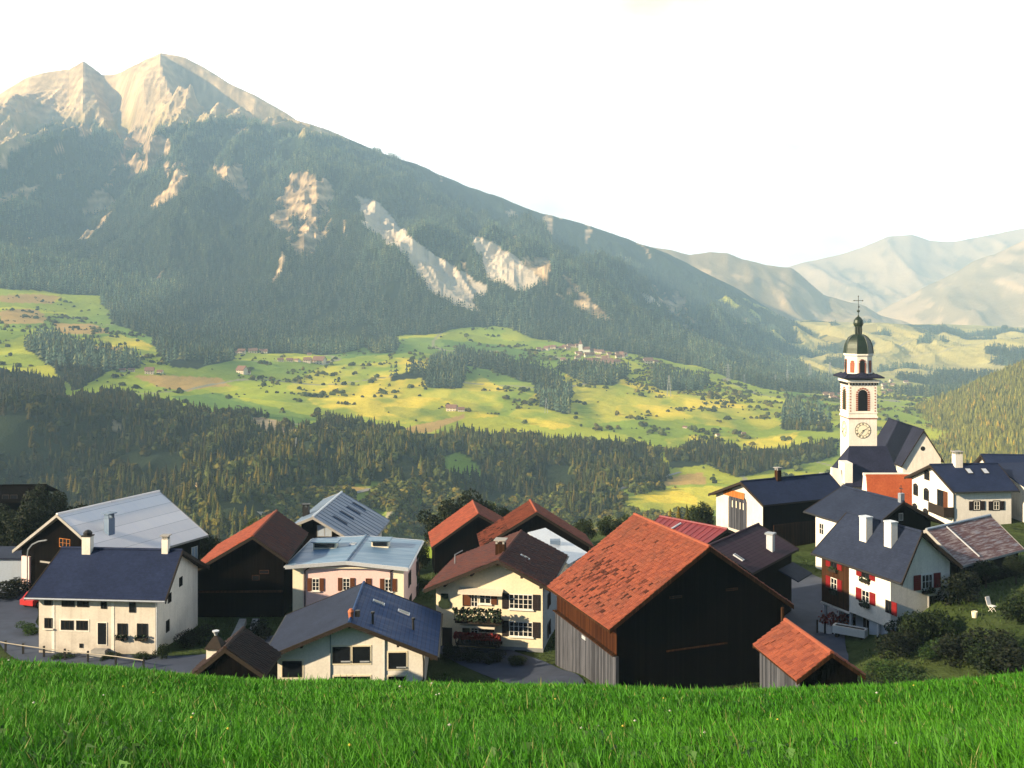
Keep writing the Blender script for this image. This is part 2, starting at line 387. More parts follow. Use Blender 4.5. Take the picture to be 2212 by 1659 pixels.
M['striped'] = paint('pale_awning_cloth', (0.60, 0.54, 0.44), 0.85, 0.1)
M['hay'] = paint('far_house_wall', (0.72, 0.60, 0.46), 0.9, 0.06)
M['farroof'] = paint('far_house_roof', (0.24, 0.13, 0.09), 0.9, 0.15)
# ------------------------------------------------------------------ ground
YN = [-80, -60, -20, 0, 8.5, 16, 26, 33, 40, 50, 60, 68, 76, 84, 100]
ZN = [17, 13.5, 3.2, -1.75, -3.95, -6.55, -9.55, -12.6, -15.9, -20.4, -24.4, -27.2, -29.0, -29.7, -30]
VP = np.array([(-45,110,-30.6),(-38,92,-29.7),(-30,89,-29.5),(-24,87,-29.5),(-12,81,-29.4),(0,91,-29.9),(6,78,-28.6),(16,80,-28.6),(22,84,-29),
 (27,100,-30.4),(32,89,-27.6),(38,92,-25.6),(41,84,-25.4),(50,92,-24.6),(29,108,-30.2),(33,125,-30.7),(0,120,-31.5),(-20,130,-33),(20,120,-31),
 (30,140,-31),(55,137,-28.8),(65,140,-28.5),(60,178,-31),(52,170,-31.5),(-60,120,-31),(-52,90,-29),(80,160,-29),(47,108,-27),(-80,100,-29),
 (90,100,-20),(-40,150,-38),(0,160,-38),(30,165,-36),(-10,100,-30),(8,108,-31),(-24,100,-30),(-35,96,-29.9),(28,92,-29.6),(60,82,-23),(75,85,-21),(120,120,-18),
 (-110,120,-32),(-110,90,-30),(120,90,-14),(-30,170,-48),(40,200,-42),(70,215,-36),(-70,170,-44),(0,200,-52),(110,200,-24),(-80,220,-62),(-30,76,-28.7),(20,72,-27.4)])
def z_village(x, y):
    x = np.asarray(x, float); y = np.asarray(y, float); num = 0; den = 0
    for a, b, c in VP:
        k = 1.0 / ((x - a) ** 2 + (y - b) ** 2 + 6.0) ** 1.8
        num = num + k * c; den = den + k
    return num / den
YK = np.array([150, 260, 450, 650, 800, 1000, 1200, 1500, 1900, 2400, 2900, 3500, 4100, 4700, 5300, 6200, 8200], float)
UK = np.array([-500, 0, 180, 345, 500, 700, 900, 1100, 1300, 1500, 1700, 1850, 2050, 2300, 2700], float)
VT = np.array([
 [1150,1250,1330,1250,1120, 930,840,770,690,640,570,450,330,240,210,330,420],
 [1150,1250,1330,1230,1100, 930,850,790,710,645,560,450,330,250,203,330,420],
 [1150,1250,1330,1230,1100, 940,860,800,730,672,590,470,345,240,190,330,420],
 [1150,1250,1330,1230,1100, 950,880,820,752,692,610,490,360,240,185,330,420],
 [1150,1250,1330,1230,1110, 970,900,840,772,722,640,520,400,290,215,330,420],
 [1150,1250,1330,1240,1120, 990,920,860,795,738,660,550,440,350,284,360,430],
 [1150,1250,1340,1250,1130,1010,940,870,802,748,682,585,485,410,350,420,480],
 [1150,1250,1350,1250,1140,1030,960,890,812,752,697,610,535,470,425,480,520],
 [1150,1250,1350,1250,1150,1050,980,905,822,762,717,655,595,540,497,540,560],
 [1150,1250,1360,1260,1160,1060,990,912,845,792,762,722,672,620,575,600,610],
 [1150,1260,1370,1270,1170,1070,1000,918,865,835,812,785,752,715,690,690,690],
 [1150,1270,1390,1300,1190,1080,1005,925,880,850,832,805,775,745,722,705,700],
 [1150,1270,1420,1330,1220,1100,1015,940,890,855,835,806,772,745,722,705,700],
 [1150,1270,1420,1330,1220,1100,1020,940,890,850,815,780,745,715,700,690,690],
 [1150,1270,1420,1330,1220,1100,1020,940,890,850,815,780,745,715,700,690,690]], float)
SKY_U = [-500,0,60,110,150,180,222,250,300,345,400,450,500,550,600,640,700,760,830,900,1000,1100,1200,1340,1440,1500,1600,1700,2700]
SKY_V = [190,200,166,152,147,128,157,154,134,112,122,150,180,202,232,258,276,302,332,352,395,430,462,508,545,575,625,690,720]
def v_far(u, y):
    """photograph row of the ground along column u at distance y (smooth base form of the far valley side)"""
    uf = np.interp(u, UK, np.arange(len(UK)))
    i = np.clip(uf.astype(int), 0, len(UK) - 2); f = uf - i; f = f * f * (3 - 2 * f) * 0.5 + f * 0.5
    tab = VT[i].T * (1 - f) + VT[i + 1].T * f
    vs = np.interp(u, SKY_U, SKY_V)
    # summit line carried by the row at 5300 m, tapering down the slope
    d = vs - tab[14]; tab = tab.copy()
    tab[14] = vs; tab[13] += d * 0.55; tab[12] += d * 0.2; tab[15] = np.maximum(tab[15], vs + 60)
    return pchip(np.log(YK), tab, np.log(np.clip(y, 151, 8100)))
def ground_z(x, y, relief=True):
    x = np.atleast_1d(np.asarray(x, float)); y = np.atleast_1d(np.asarray(y, float))
    x, y = np.broadcast_arrays(x, y); sh = x.shape; x = x.ravel(); y = y.ravel()
    # meadow hill under the camera
    zn = pchip(YN, ZN, np.clip(y, -80, 100))
    uu = HU + FPX * x / (np.abs(y) + 4.0)
    dv = np.interp(uu, [-900, 0, 300, 600, 900, 1200, 1500, 1750, 2212, 3000], [-108, -82, -64, -33, -26, -22, -16, -26, -54, -88])
    zn = zn - dv * np.clip(y, 0, 60) / FPX * (1 - sstep(38, 74, y)) + (fbm(x / 7, y / 7, 3, 5) - 0.5) * 0.35 * sstep(5, 20, y) * (1 - sstep(60, 80, y))
    zn = zn + 0.0016 * np.clip(np.abs(x) - 50, 0, 200) ** 2 * (1 - sstep(60, 90, y))
    zv = z_village(x, y)
    k = sstep(64, 86, y); z = zn * (1 - k) + zv * k
    far = y > 150
    if far.any():
        xf, yf = x[far], y[far]; u = HU + FPX * xf / yf
        v = v_far(u, yf); zf = -(v - HV) / FPX * yf
        if relief:
            mt = sstep(2500, 3600, yf) * (1 - 0.6 * sstep(1250, 1750, u))
            wx = (fbm(xf / 900, yf / 900, 3, 3) - 0.5) * 700
            g = ridged((xf + wx) / 620, yf / 2400, 4, 9) - 0.45
            g2 = ridged((xf + wx * 0.6) / 210, yf / 700, 3, 21) - 0.45
            edge = 1 - sstep(4600, 5250, yf) * 0.9
            hi = sstep(360, 250, v)
            zf = zf + mt * edge * ((ridged((xf + yf * .35 + wx) / 1050, yf / 3600, 2, 15) - 0.5) * 240 + g * 290 + g2 * 130 + (ridged(xf / 75, yf / 230, 4, 43) - 0.45) * 40 + (ridged(xf / 34, yf / 80, 3, 47) - 0.45) * (10 + 14 * hi) + hi * (ridged((xf + wx * .3) / 120, yf / 260, 4, 44) - 0.45) * 85)
            # the two summit ribs: a long left flank, a steep right face
            for pu, pv, hh, wl, wr in (([345, 352, 372, 420, 520], [112, 135, 165, 205, 246], 190, 130, 62), ([183, 190, 205, 225], [128, 140, 160, 190], 110, 60, 34)):
                d = u - np.interp(v, pv, pu); k = sstep(pv[-1] + 60, pv[-1] - 20, v) * (1 - sstep(5170, 5290, yf)) * (yf > 3000)
                zf = zf - k * hh * np.where(d < 0, .25 * np.clip(-d / wl, 0, 1), np.clip(d / wr, 0, 1) * (1 - sstep(wr * 1.3, wr * 3.2, d)))
            vs = np.interp(u, SKY_U, SKY_V); cap = -(vs + 2.0 - 5 * (fbm(xf / 60, yf / 400, 2, 95) - .5) - HV) / FPX * yf
            zf = np.where((yf > 2600) & (yf < 5500), np.minimum(zf, cap), zf)
            md = sstep(1100, 1400, yf) * (1 - sstep(2300, 2800, yf))
            zf = zf + md * ((fbm(xf / 260, yf / 420, 4, 61) - 0.5) * 34)
            gr = sstep(600, 720, yf) * (1 - sstep(1000, 1150, yf)) * (1 - .85 * sstep(1230, 1340, u))
            zf = zf + gr * ((ridged(xf / 150, yf / 420, 3, 71) - 0.45) * 62)
        kf = sstep(165, 280, yf); z[far] = z[far] * (1 - kf) + zf * kf
    return z.reshape(sh)
def gz(x, y): return float(ground_z(x, y)[0])

# --- ground cover laid out as fields, woods and screes: outlines over the far side, in the photograph's working pixels
P_FOREST = [[(-500,800),(0,806),(60,800),(130,832),(150,862),(260,850),(330,868),(440,892),(560,902),(640,925),(720,905),(830,930),(900,938),(1000,936),(1040,946),(1150,948),(1330,958),(1420,978),(1445,1010),(1440,1040),(1340,1050),(1230,1075),(1150,1085),(1060,1085),(1040,1120),(600,1260),(-500,1260)],
 [(50,742),(110,722),(200,758),(290,772),(300,798),(230,802),(160,845),(120,800)], [(330,742),(420,738),(510,758),(500,780),(430,800),(370,795)],
 [(905,805),(960,770),(1010,800),(995,840),(930,840)],[(845,812),(905,795),(920,812),(850,825)], [(1215,1088),(1340,1055),(1352,1080),(1290,1120),(1220,1115)],
 [(1440,985),(1530,960),(1640,985),(1700,975),(1800,950),(1800,985),(1690,1015),(1590,1030),(1530,1000),(1450,1010)],
 [(1200,795),(1290,800),(1360,805),(1330,835),(1270,830)],[(1400,805),(1450,812),(1530,818),(1520,845),(1420,842)], [(1140,800),(1240,850),(1230,900),(1170,880)],
 [(780,735),(860,732),(855,760),(800,762)], [(1700,870),(1790,900),(1800,930),(1690,925)], [(980,760),(1030,765),(1110,790),(1180,800),(1230,840),(1150,830),(1060,800),(1000,790)]]
P_CLEAR = [[(590,1072),(680,1050),(780,1042),(940,1046),(1010,1078),(1010,1260),(540,1260)],[(945,990),(1000,978),(1035,1010),(1045,1040),(960,1030)], [(620,1045),(700,1048),(800,1040),(900,1050),(960,1062),(960,1075),(840,1085),(720,1075),(640,1070)],[(0,760),(60,765),(130,820),(140,835),(70,810),(0,808)]]
TL_U = [-500,0,60,110,150,200,240,290,340,400,470,530,600,660,740,2700]
TL_V = [330,345,305,276,276,258,285,284,276,268,256,254,275,292,300,300]
FE_U = [-500,0,130,215,250,330,450,560,690,770,830,930,1000,1060,1130,1200,1300,1420,1500,1560,1650,1750,1800,2700]
FE_V = [620,624,632,640,702,732,748,762,762,756,728,722,712,700,722,735,758,776,792,812,838,850,862,870]
P_ROCK = [[(250,290),(330,280),(368,300),(372,332),(340,352),(300,376),(255,396),(212,408),(238,372),(262,338),(270,312)],[(355,352),(402,352),(412,386),(382,420),(320,452),(330,428),(368,400),(350,380)],
 [(178,465),(200,420),(222,408),(252,436),(240,452),(190,467)],[(440,350),(460,352),(466,375),(480,360),(522,355),(532,390),(548,442),(530,432),(500,400),(470,386)],
 [(620,380),(660,370),(702,385),(722,410),(727,440),(706,500),(680,548),(640,548),(620,520),(600,480),(614,440)],[(1130,555),(1180,560),(1232,602),(1302,668),(1324,690),(1290,686),(1220,650),(1170,612),(1140,585)],
 [(1403,620),(1442,613),(1482,640),(1480,690),(1455,692),(1420,650)],[(0,330),(22,345),(16,362),(-80,380)],[(45,402),(60,390),(86,400),(52,432)],[(174,272),(190,262),(202,290),(176,312)],[(112,325),(130,318),(138,326),(118,335)],
 [(1498,712),(1522,730),(1542,746),(1520,742)],[(505,280),(525,277),(530,287),(510,290)],[(0,425),(40,405),(55,410),(20,440),(-40,470)],
 [(240,905),(262,912),(262,930),(244,926)],[(528,908),(565,905),(608,914),(606,930),(575,934),(540,922)],[(600,932),(640,925),(680,930),(678,946),(630,945)],[(722,1042),(752,1040),(762,1062),(728,1064)],[(405,1046),(450,1044),(455,1062),(415,1062)],
 [(1262,1020),(1282,1008),(1302,1030),(1308,1052),(1290,1045),(1268,1040)],[(1470,700),(1490,705),(1505,720),(1480,720)],[(1600,690),(1612,692),(1610,706)],[(905,1060),(935,1062),(960,1080),(925,1078)]]
P_SCREE = [[(768,425),(815,440),(850,470),(885,510),(930,545),(980,580),(1050,620),(1042,640),(1022,650),(1036,676),(1010,670),(960,640),(920,620),(890,576),(835,530),(785,480)],[(1010,505),(1060,525),(1110,550),(1170,605),(1130,632),(1050,600)],[(1375,625),(1400,640),(1440,665),(1400,658)]]
P_OCHRE = [[(0,668),(80,668),(105,690),(100,698),(0,695)],[(115,698),(200,700),(240,720),(130,722)],[(180,750),(265,745),(268,765),(210,762)],[(285,812),(360,812),(475,820),(500,838),(400,842),(330,832)],[(880,925),(990,900),(1000,893),(1005,905),(930,935),(880,936)],[(0,635),(130,640),(110,655),(0,650)],[(1420,1030),(1520,1018),(1530,1048),(1420,1050)],[(620,1052),(700,1046),(800,1050),(790,1058),(680,1062)]]
P_YELLOW = [[(1340,1075),(1420,1058),(1560,1052),(1600,1070),(1540,1110),(1420,1112),(1350,1105)],[(1430,945),(1640,940),(1720,930),(1700,960),(1560,985),(1450,975)],[(700,790),(880,770),(1020,800),(1100,850),(1080,900),(880,915),(700,880),(620,840)],[(1240,800),(1420,830),(1640,880),(1720,910),(1640,930),(1400,900),(1200,930),(1100,900),(1160,850)],[(165,735),(260,722),(330,745),(300,765),(210,750)]]
P_GREEN = [[(370,850),(470,850),(640,895),(700,905),(640,922),(560,900),(440,890)],[(690,745),(900,730),(1100,745),(1200,780),(1100,790),(900,760),(700,775)],[(640,930),(820,940),(720,960)],[(1560,800),(1700,850),(1800,900),(1800,880),(1700,830)]]
def masks(u, v, x, y):
    """warped (u, v) -> forest, rock, scree ... boolean masks over the far ground"""
    wu = u + (fbm(x / 60, y / 140, 3, 101) - 0.5) * 22; wv = v + (fbm(x / 60, y / 140, 3, 131) - 0.5) * 16
    fe = np.interp(wu, FE_U, FE_V); tl = np.interp(wu, TL_U, TL_V) + (fbm(x / 90, y / 200, 3, 7) - 0.5) * 34
    f = (wv < fe) & (wv > tl)
    anyp = lambda L: np.logical_or.reduce([inpoly(p, wu, wv) for p in L])
    f &= ~((u > 1700 + (fbm(x / 200, y / 260, 3, 555) - .5) * 420) & (fbm(x / 160, y / 300, 4, 501) > 0.40 + 0.25 * sstep(2900, 1700, u - 1200 + y * 0.0) * (y > 9e9)))
    f |= anyp(P_FOREST)
    f &= ~anyp(P_CLEAR)
    r = anyp(P_ROCK); s = anyp(P_SCREE)
    r &= fbm(x / 40, y / 110, 3, 77) > 0.36; 
    gul = (ridged((x + (fbm(x / 300, y / 500, 2, 911) - .5) * 260) / 210, y / 1500, 3, 901) > .80) & (fbm(x / 130, y / 300, 3, 921) > .50) & (wv < fe - 70) & (y > 2900) & (u < 1650)
    r |= gul
    alp = (wv <= tl) & (y > 3000)
    return f & ~r & ~s, r, s, alp, anyp(P_OCHRE), anyp(P_YELLOW), anyp(P_GREEN)
def cover(x, y, z):
    n = len(x); C = np.zeros((n, 3)); yy = np.maximum(y, 1)
    u = HU + FPX * x / yy; v = HV - FPX * z / yy
    # near: meadow turf and village yards
    a = fbm(x / 3.0, y / 3.0, 4, 2)[:, None]
    C[:] = np.array([0.022, 0.075, 0.008]) * (1 - a) + np.array([0.036, 0.10, 0.012]) * a
    vil = ((y > 72) & (y <= 200))[:, None]
    yard = np.array([0.030, 0.050, 0.015]) * (1 - a) + np.array([0.055, 0.075, 0.025]) * a
    C = np.where(vil, yard, C)
    far = y > 200
    n1 = fbm(x / 150, y / 300, 4, 8); n2 = fbm(x / 35, y / 90, 4, 18); n3 = fbm(x / 420, y / 700, 3, 28)
    f, r, s, alp, oc, ye, gr = masks(u, v, x, y)
    mead = np.array([0.20, 0.30, 0.030])[None] * (1 - n1[:, None]) + np.array([0.41, 0.43, 0.036])[None] * n1[:, None]
    yel = np.array([0.60, 0.50, 0.05])[None]; grn = np.array([0.10, 0.20, 0.045])[None]
    ky = (ye * sstep(0.25, 0.6, n2))[:, None]; kg = np.maximum(gr * 0.8, sstep(0.52, 0.7, n3) * 0.6)[:, None]
    mead = mead * (1 - kg) + grn * kg; mead = mead * (1 - ky * 0.75) + yel * ky * 0.75
    wx_ = x + (fbm(x / 120, y / 160, 2, 601) - .5) * 120; wy_ = y + (fbm(x / 140, y / 160, 2, 611) - .5) * 150
    fx_, fy_ = wx_ / 95 + .35 * np.floor(wy_ / 130), wy_ / 130
    hc = _hash(np.floor(fx_), np.floor(fy_), 7)[:, None]; mead = mead * (0.92 + 0.5 * hc); mead = mead * (1 + np.array([[.18, 0, -.1]]) * (hc > .6))
    mead = mead * (0.8 + 0.4 * n2[:, None])
    kw = (sstep(2300, 3300, y) * sstep(1500, 1750, u))[:, None]; mead = mead * (1 - kw * .8) + np.array([[0.50, 0.39, 0.15]]) * (.7 + .6 * n2[:, None]) * kw * .8  # far fields on the right tinted tan, painting in the warm haze
    mead = np.where(oc[:, None], np.array([0.52, 0.33, 0.10])[None] * (0.8 + 0.4 * n2[:, None]), mead)
    lane = np.abs(fbm(x / 300, y / 500, 2, 203) - 0.5) < 0.006
    mead = np.where(lane[:, None], np.array([0.36, 0.32, 0.20])[None], mead)
    st = (0.82 + 0.30 * np.sin(z * .16 + 9 * fbm(x / 90, y / 200, 3, 931)))[:, None] * (1 - .45 * (fbm(x / 16, y / 30, 3, 941) > .62))[:, None]
    F = np.array([0.022, 0.032, 0.014])[None] * (0.7 + 0.6 * n2[:, None])
    k = fbm(x / 55, y / 160, 5, 51)[:, None]; k2 = ridged(x / 90, y / 260, 4, 52)[:, None]; k3 = fbm(x / 22, y / 60, 4, 57)[:, None]
    rock = np.array([0.70, 0.49, 0.27])[None] * (0.35 + 1.0 * k) * (0.75 + 0.5 * k3) * st ; scr = np.array([0.66, 0.54, 0.39])[None] * (0.75 + 0.5 * k)
    al = np.array([0.74, 0.53, 0.29])[None] * (0.5 + 0.8 * k2) * (0.72 + 0.55 * k3) * (0.45 + .55 * st); ag = np.array([0.34, 0.27, 0.10])[None]
    kk = sstep(0.42, 0.62, n1 * 0.5 + n2 * 0.5)[:, None] * (sstep(200, 300, v)[:, None]); al = al * (1 - kk) + ag * kk
    D = mead
    D = np.where(f[:, None], F, D); D = np.where(s[:, None], scr, D); D = np.where(r[:, None], rock, D); D = np.where(alp[:, None], al, D)
    return np.where(far[:, None], D, C)

def sheet(name, ucol, yrow, off, zf, colf, mats):
    U, Y = np.meshgrid(ucol, yrow); X = (U - HU) / FPX * (Y + off)
    x = X.ravel(); y = Y.ravel(); z = zf(x, y); nu, ny = len(ucol), len(yrow)
    i = np.arange(ny - 1)[:, None] * nu + np.arange(nu - 1)[None]
    F = np.stack([i, i + 1, i + nu + 1, i + nu], -1).reshape(-1, 4)
    o = np_mesh(name, np.stack([x, y, z], -1), F, mats, colf(x, y, z), smooth=True)
    o.data.polygons.foreach_set('use_smooth', y[F[:, 0]] < 2700); return o
yr = np.concatenate([np.arange(-80, 0, 4), np.arange(0, 60, 1.0), np.arange(60, 200, 0.9), np.geomspace(200, 620, 60)[:-1], np.geomspace(620, 1250, 90)[:-1],
                     np.geomspace(1250, 2600, 110)[:-1], np.geomspace(2600, 5350, 300), np.geomspace(5450, 8200, 14)])
uc = np.arange(-560, 2780, 5.0)
tag(sheet('ground', uc, yr, 60.0, ground_z, cover, M['terrain']), 'meadow hill, village terrace, valley and mountain slopes', kind='structure')

# --- further mountains as ridges of their own: front slope, crest and back slope
def ridge(name, us, vs, y_crest, y_foot, v_foot, y_back, amp, colf, label, seed, nrow=70):
    u = np.arange(us[0], us[-1] + 1, 6.0)
    t = np.concatenate([np.linspace(0, 1, nrow), 1 + np.linspace(0, 1, 14)[1:]])
    V = np.interp(u, us, vs); X = []; 
    for tt in t:
        if tt <= 1: y = y_foot + (y_crest - y_foot) * tt; v = v_foot + (V - v_foot) * (tt ** 0.9)
        else: y = y_crest + (y_back - y_crest) * (tt - 1); v = V + (v_foot - V) * (tt - 1)
        yy = np.full_like(u, y); x = (u - HU) / FPX * yy; z = -(v - HV) / FPX * yy
        k = amp * math.sin(math.pi * min(tt, 1.0)) + amp * 0.12
        z = z + k * (ridged(x / (amp * 7) + seed, yy / (amp * 16), 4, seed) - 0.45) * 2.2
        X.append(np.stack([x, yy, z], -1))
    X = np.array(X); nu = len(u); P = X.reshape(-1, 3)
    i = np.arange(len(t) - 1)[:, None] * nu + np.arange(nu - 1)[None]
    F = np.stack([i, i + 1, i + nu + 1, i + nu], -1).reshape(-1, 4)
    o = np_mesh(name, P, F, M['terrain'], colf(P[:, 0], P[:, 1], P[:, 2]), smooth=True)
    return tag(o, label, kind='structure')
def far_cover(rock_bias, seed):
    def f(x, y, z):
        n = fbm(x / 260, y / 700, 4, seed)[:, None]; n2 = fbm(x / 90, y / 200, 4, seed + 5)[:, None]
        wood_ = np.array([0.40, 0.30, 0.16])[None] * (0.7 + 0.6 * n2); rk = np.array([0.62, 0.44, 0.24])[None] * (0.7 + 0.5 * n2)  # woods and rock kept pale and tan, warm haze put into their colour
        gr = np.array([0.55, 0.43, 0.13])[None]
        k = sstep(0.60 - rock_bias, 0.66 - rock_bias, n2 * 0.5 + n * 0.5); c = wood_ * (1 - k) + rk * k
        v = HV - FPX * z[:, None] / y[:, None]
        low = sstep(690, 760, v) * sstep(0.35, 0.5, n); return c * (1 - low) + gr * low
    return f
ridge('mountain', [1180,1340,1440,1490,1534,1571,1605,1650,1711,1731,1749,1782,1834,1868,1902,1953,2020,2120], [560,520,540,552,543,546,562,571,578,594,610,638,652,660,680,694,720,790], 6300, 4700, 800, 7600, 55, far_cover(0.06, 301), 'wooded spur ending in a step down to the valley', 311)
ridge('mountain', [1740,1800,1860,1905,1960,2010,2060,2106,2150,2201,2300,2450,2700], [760,730,690,668,640,612,590,563,548,524,480,430,380], 7600, 5200, 860, 9000, 60, far_cover(0.10, 321), 'hazy valley side rising on the right', 331)
ridge('mountain', [1500,1650,1748,1820,1868,1920,1970,2010,2060,2106,2150,2201,2300,2500,2750], [640,590,566,548,532,512,507,520,522,514,505,494,470,450,420], 10400, 8600, 720, 11600, 90, far_cover(0.2, 341), 'palest farthest mountain range', 351)
# small terrace with yellow fields beyond the steeple
ridge('hill', [1640,1700,1750,1800,1850,1900,1950,2000,2060,2120,2200], [800,765,735,716,704,698,700,712,738,770,800], 4600, 3300, 872, 5200, 16, lambda x, y, z: np.where((fbm(x / 130, y / 260, 4, 401) > 0.5)[:, None], np.array([0.46, 0.36, 0.10])[None], np.array([0.12, 0.11, 0.035])[None]) * (0.7 + 0.6 * fbm(x / 40, y / 90, 3, 402)[:, None]), 'low hill with yellow fields behind the steeple', 361)
# wooded hillside close on the right
HS_U = [1880, 1950, 1978, 2048, 2117, 2200, 2350, 2600]; HS_V = [1010, 905, 880, 850, 820, 785, 720, 620]
def hill_z(u, t):
    y = 800 + 1100 * t; v = 1190 + (np.interp(u, HS_U, HS_V) - 1190) * t ** 0.6
    return y, -(v - HV) / FPX * y
hu = np.arange(1850, 2640, 12.0); ht = np.concatenate([np.linspace(0, 1, 40), np.linspace(1, 1.6, 10)[1:]])
P = []
for t in ht:
    y, z = hill_z(hu, min(t, 1.0))
    if t > 1: y = 1900 + (t - 1) * 900; z = z - (t - 1) * 260
    yy = np.full_like(hu, y); x = (hu - HU) / FPX * yy
    P.append(np.stack([x, yy, z + (fbm(x / 40, yy / 40, 3, 90) - 0.5) * 8], -1))
P = np.array(P); nu = len(hu); i = np.arange(len(ht) - 1)[:, None] * nu + np.arange(nu - 1)[None]
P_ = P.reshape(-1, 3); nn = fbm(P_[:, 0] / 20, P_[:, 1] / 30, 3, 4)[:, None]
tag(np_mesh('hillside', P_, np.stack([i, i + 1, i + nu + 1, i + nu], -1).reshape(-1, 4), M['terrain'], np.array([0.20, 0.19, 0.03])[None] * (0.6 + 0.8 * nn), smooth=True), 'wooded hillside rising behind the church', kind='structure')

# ------------------------------------------------------------------ conifers
def conifer(seed, tiers=7, n=7, h=1.0, r=0.215, trunk=True):
    """unit-height spruce: ragged overlapping tiers of drooping boughs round a tapered trunk"""
    g = np.random.default_rng(seed); V = []; F = []; mi = []
    k = 5; base = len(V)
    for zz, rr in ((0, 0.018), (0.5, 0.010)) if trunk else ():
        for a in range(k): V.append((rr * math.cos(2 * math.pi * a / k), rr * math.sin(2 * math.pi * a / k), zz * h))
    for a in range(k if trunk else 0):
        b = (a + 1) % k; F.append((a, b, k + b)); mi.append(1); F.append((a, k + b, k + a)); mi.append(1)
    for t in range(tiers):
        f = t / tiers; z0 = 0.07 + 0.86 * f; rad = r * (1 - f) ** 0.8 + 0.012; top = min(1.0, z0 + 0.24 * (1 - 0.4 * f))
        if t == tiers - 1: top = 1.0
        c = len(V); V.append((g.normal(0, .006), g.normal(0, .006), top * h)); ph = g.random() * 6.28
        ring = []
        for a in range(n * 2):
            an = ph + math.pi * a / n; q = rad * ((1.0 if a % 2 == 0 else 0.45) * g.uniform(0.7, 1.2))
            ring.append(len(V)); V.append((q * math.cos(an), q * math.sin(an), (z0 + (-0.02 if a % 2 == 0 else 0.04) + g.normal(0, 0.012)) * h))
        for a in range(n * 2): F.append((c, ring[a], ring[(a + 1) % (n * 2)])); mi.append(0)
    return np.array(V), np.array(F), np.array(mi)
def stamp(protos, pos, hgt, wid, rot, var, tint, name, mats):
    VV = []; FF = []; CC = []; MM = []; off = 0
    for k, (V, F, mi) in enumerate(protos):
        s = np.where(var == k)[0]
        if not len(s): continue
        c, sn = np.cos(rot[s]), np.sin(rot[s])
        x = (V[None, :, 0] * c[:, None] - V[None, :, 1] * sn[:, None]) * (hgt * wid)[s][:, None] + pos[s, 0][:, None]
        y = (V[None, :, 0] * sn[:, None] + V[None, :, 1] * c[:, None]) * (hgt * wid)[s][:, None] + pos[s, 1][:, None]
        z = V[None, :, 2] * hgt[s][:, None] + pos[s, 2][:, None]
        VV.append(np.stack([x, y, z], -1).reshape(-1, 3))
        FF.append((F[None] + (np.arange(len(s)) * len(V))[:, None, None]).reshape(-1, 3) + off)
        CC.append(np.repeat(tint[s], len(V), 0)); MM.append(np.tile(mi, len(s))); off += len(s) * len(V)
    return np_mesh(name, np.concatenate(VV), np.concatenate(FF), mats, np.concatenate(CC), np.concatenate(MM))
def tints(n, base, g, spread=0.35, warm=0.25):
    t = np.tile(np.array(base), (n, 1)) * (1 + g.normal(0, spread, (n, 1))).clip(0.4, 2)
    k = g.random((n, 1)) < warm
    return np.where(k, t * np.array([1.9, 1.35, 0.9]), t)
def scatter(n, ur, yr_, g, test):
    """random points on the far ground, even per unit area, kept where test(mask...) holds"""
    y = np.sqrt(g.uniform(yr_[0] ** 2, yr_[1] ** 2, n)); u = g.uniform(ur[0], ur[1], n)
    x = (u - HU) / FPX * y; z = ground_z(x, y); v = HV - FPX * z / y
    k = test(u, v, x, y); return np.stack([x, y, z], -1)[k], u[k], v[k]
g = np.random.default_rng(5)
fm = lambda u, v, x, y: masks(u, v, x, y)[0]
near_p, nu_, nv_ = scatter(26000, (-260, 1900), (620, 1480), g, lambda u, v, x, y: fm(u, v, x, y) & (fbm(x / 45, y / 45, 3, 55) > 0.34))
far_p, _, fv_ = scatter(170000, (-300, 2250), (1480, 4900), g, lambda u, v, x, y: fm(u, v, x, y) & (fbm(x / 80, y / 160, 3, 56) > 0.30 + 0.12 * sstep(420, 280, v)) & (v > 230))
protos = [conifer(s, 7, 6) for s in range(4)]; lows = [conifer(20 + s, 3, 3, r=0.22, trunk=False) for s in range(3)]
# right hillside spruces
hp_n = 9500; hu_ = g.uniform(1880, 2500, hp_n); ht_ = np.sqrt(g.uniform(0.0, 1, hp_n)) * 0.985
hy, hz = hill_z(hu_, ht_); hill_p = np.stack([(hu_ - HU) / FPX * hy, hy, hz], -1)
hill_p[:, 2] += (fbm(hill_p[:, 0] / 40, hill_p[:, 1] / 40, 3, 90) - 0.5) * 8 - 0.4
ROOF_U = [-100,0,60,120,344,450,600,736,850,930,1018,1075,1143,1280,1370,1528,1601,1795,1814,1900,2400]
ROOF_V = [1040,1040,1090,1110,1058,1150,1100,1062,1130,1150,1080,1119,1077,1180,1110,1066,1040,1024,960,905,905]
# gorge woods
k = nv_ < np.interp(nu_, ROOF_U, ROOF_V) + 60; near_p, nu_, nv_ = near_p[k], nu_[k], nv_[k]
n = len(near_p); nh = g.uniform(7.5, 15, n) * (0.8 + 0.4 * fbm(near_p[:, 0] / 80, near_p[:, 1] / 80, 2, 9))
size = nh / near_p[:, 1]; seen = (nu_ > -15) & (nu_ < 1830) & (nv_ < np.interp(nu_, ROOF_U, ROOF_V) - 4) & (nv_ > 800)
size = np.where(seen, size, 0); order = np.argsort(-size)[:300]; solo = np.zeros(n, bool); solo[order] = True
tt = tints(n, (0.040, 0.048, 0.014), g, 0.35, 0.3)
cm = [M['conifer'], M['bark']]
tt = tt * (0.55 + 0.95 * sstep(.40, .66, fbm(near_p[:, 0] / 90, near_p[:, 1] / 150, 3, 811)) * sstep(150, 420, nu_))[:, None] * np.array([[1.1, 1.0, .85]])  # painted light: shade tint towards the left, lit olive patches further right
single = []
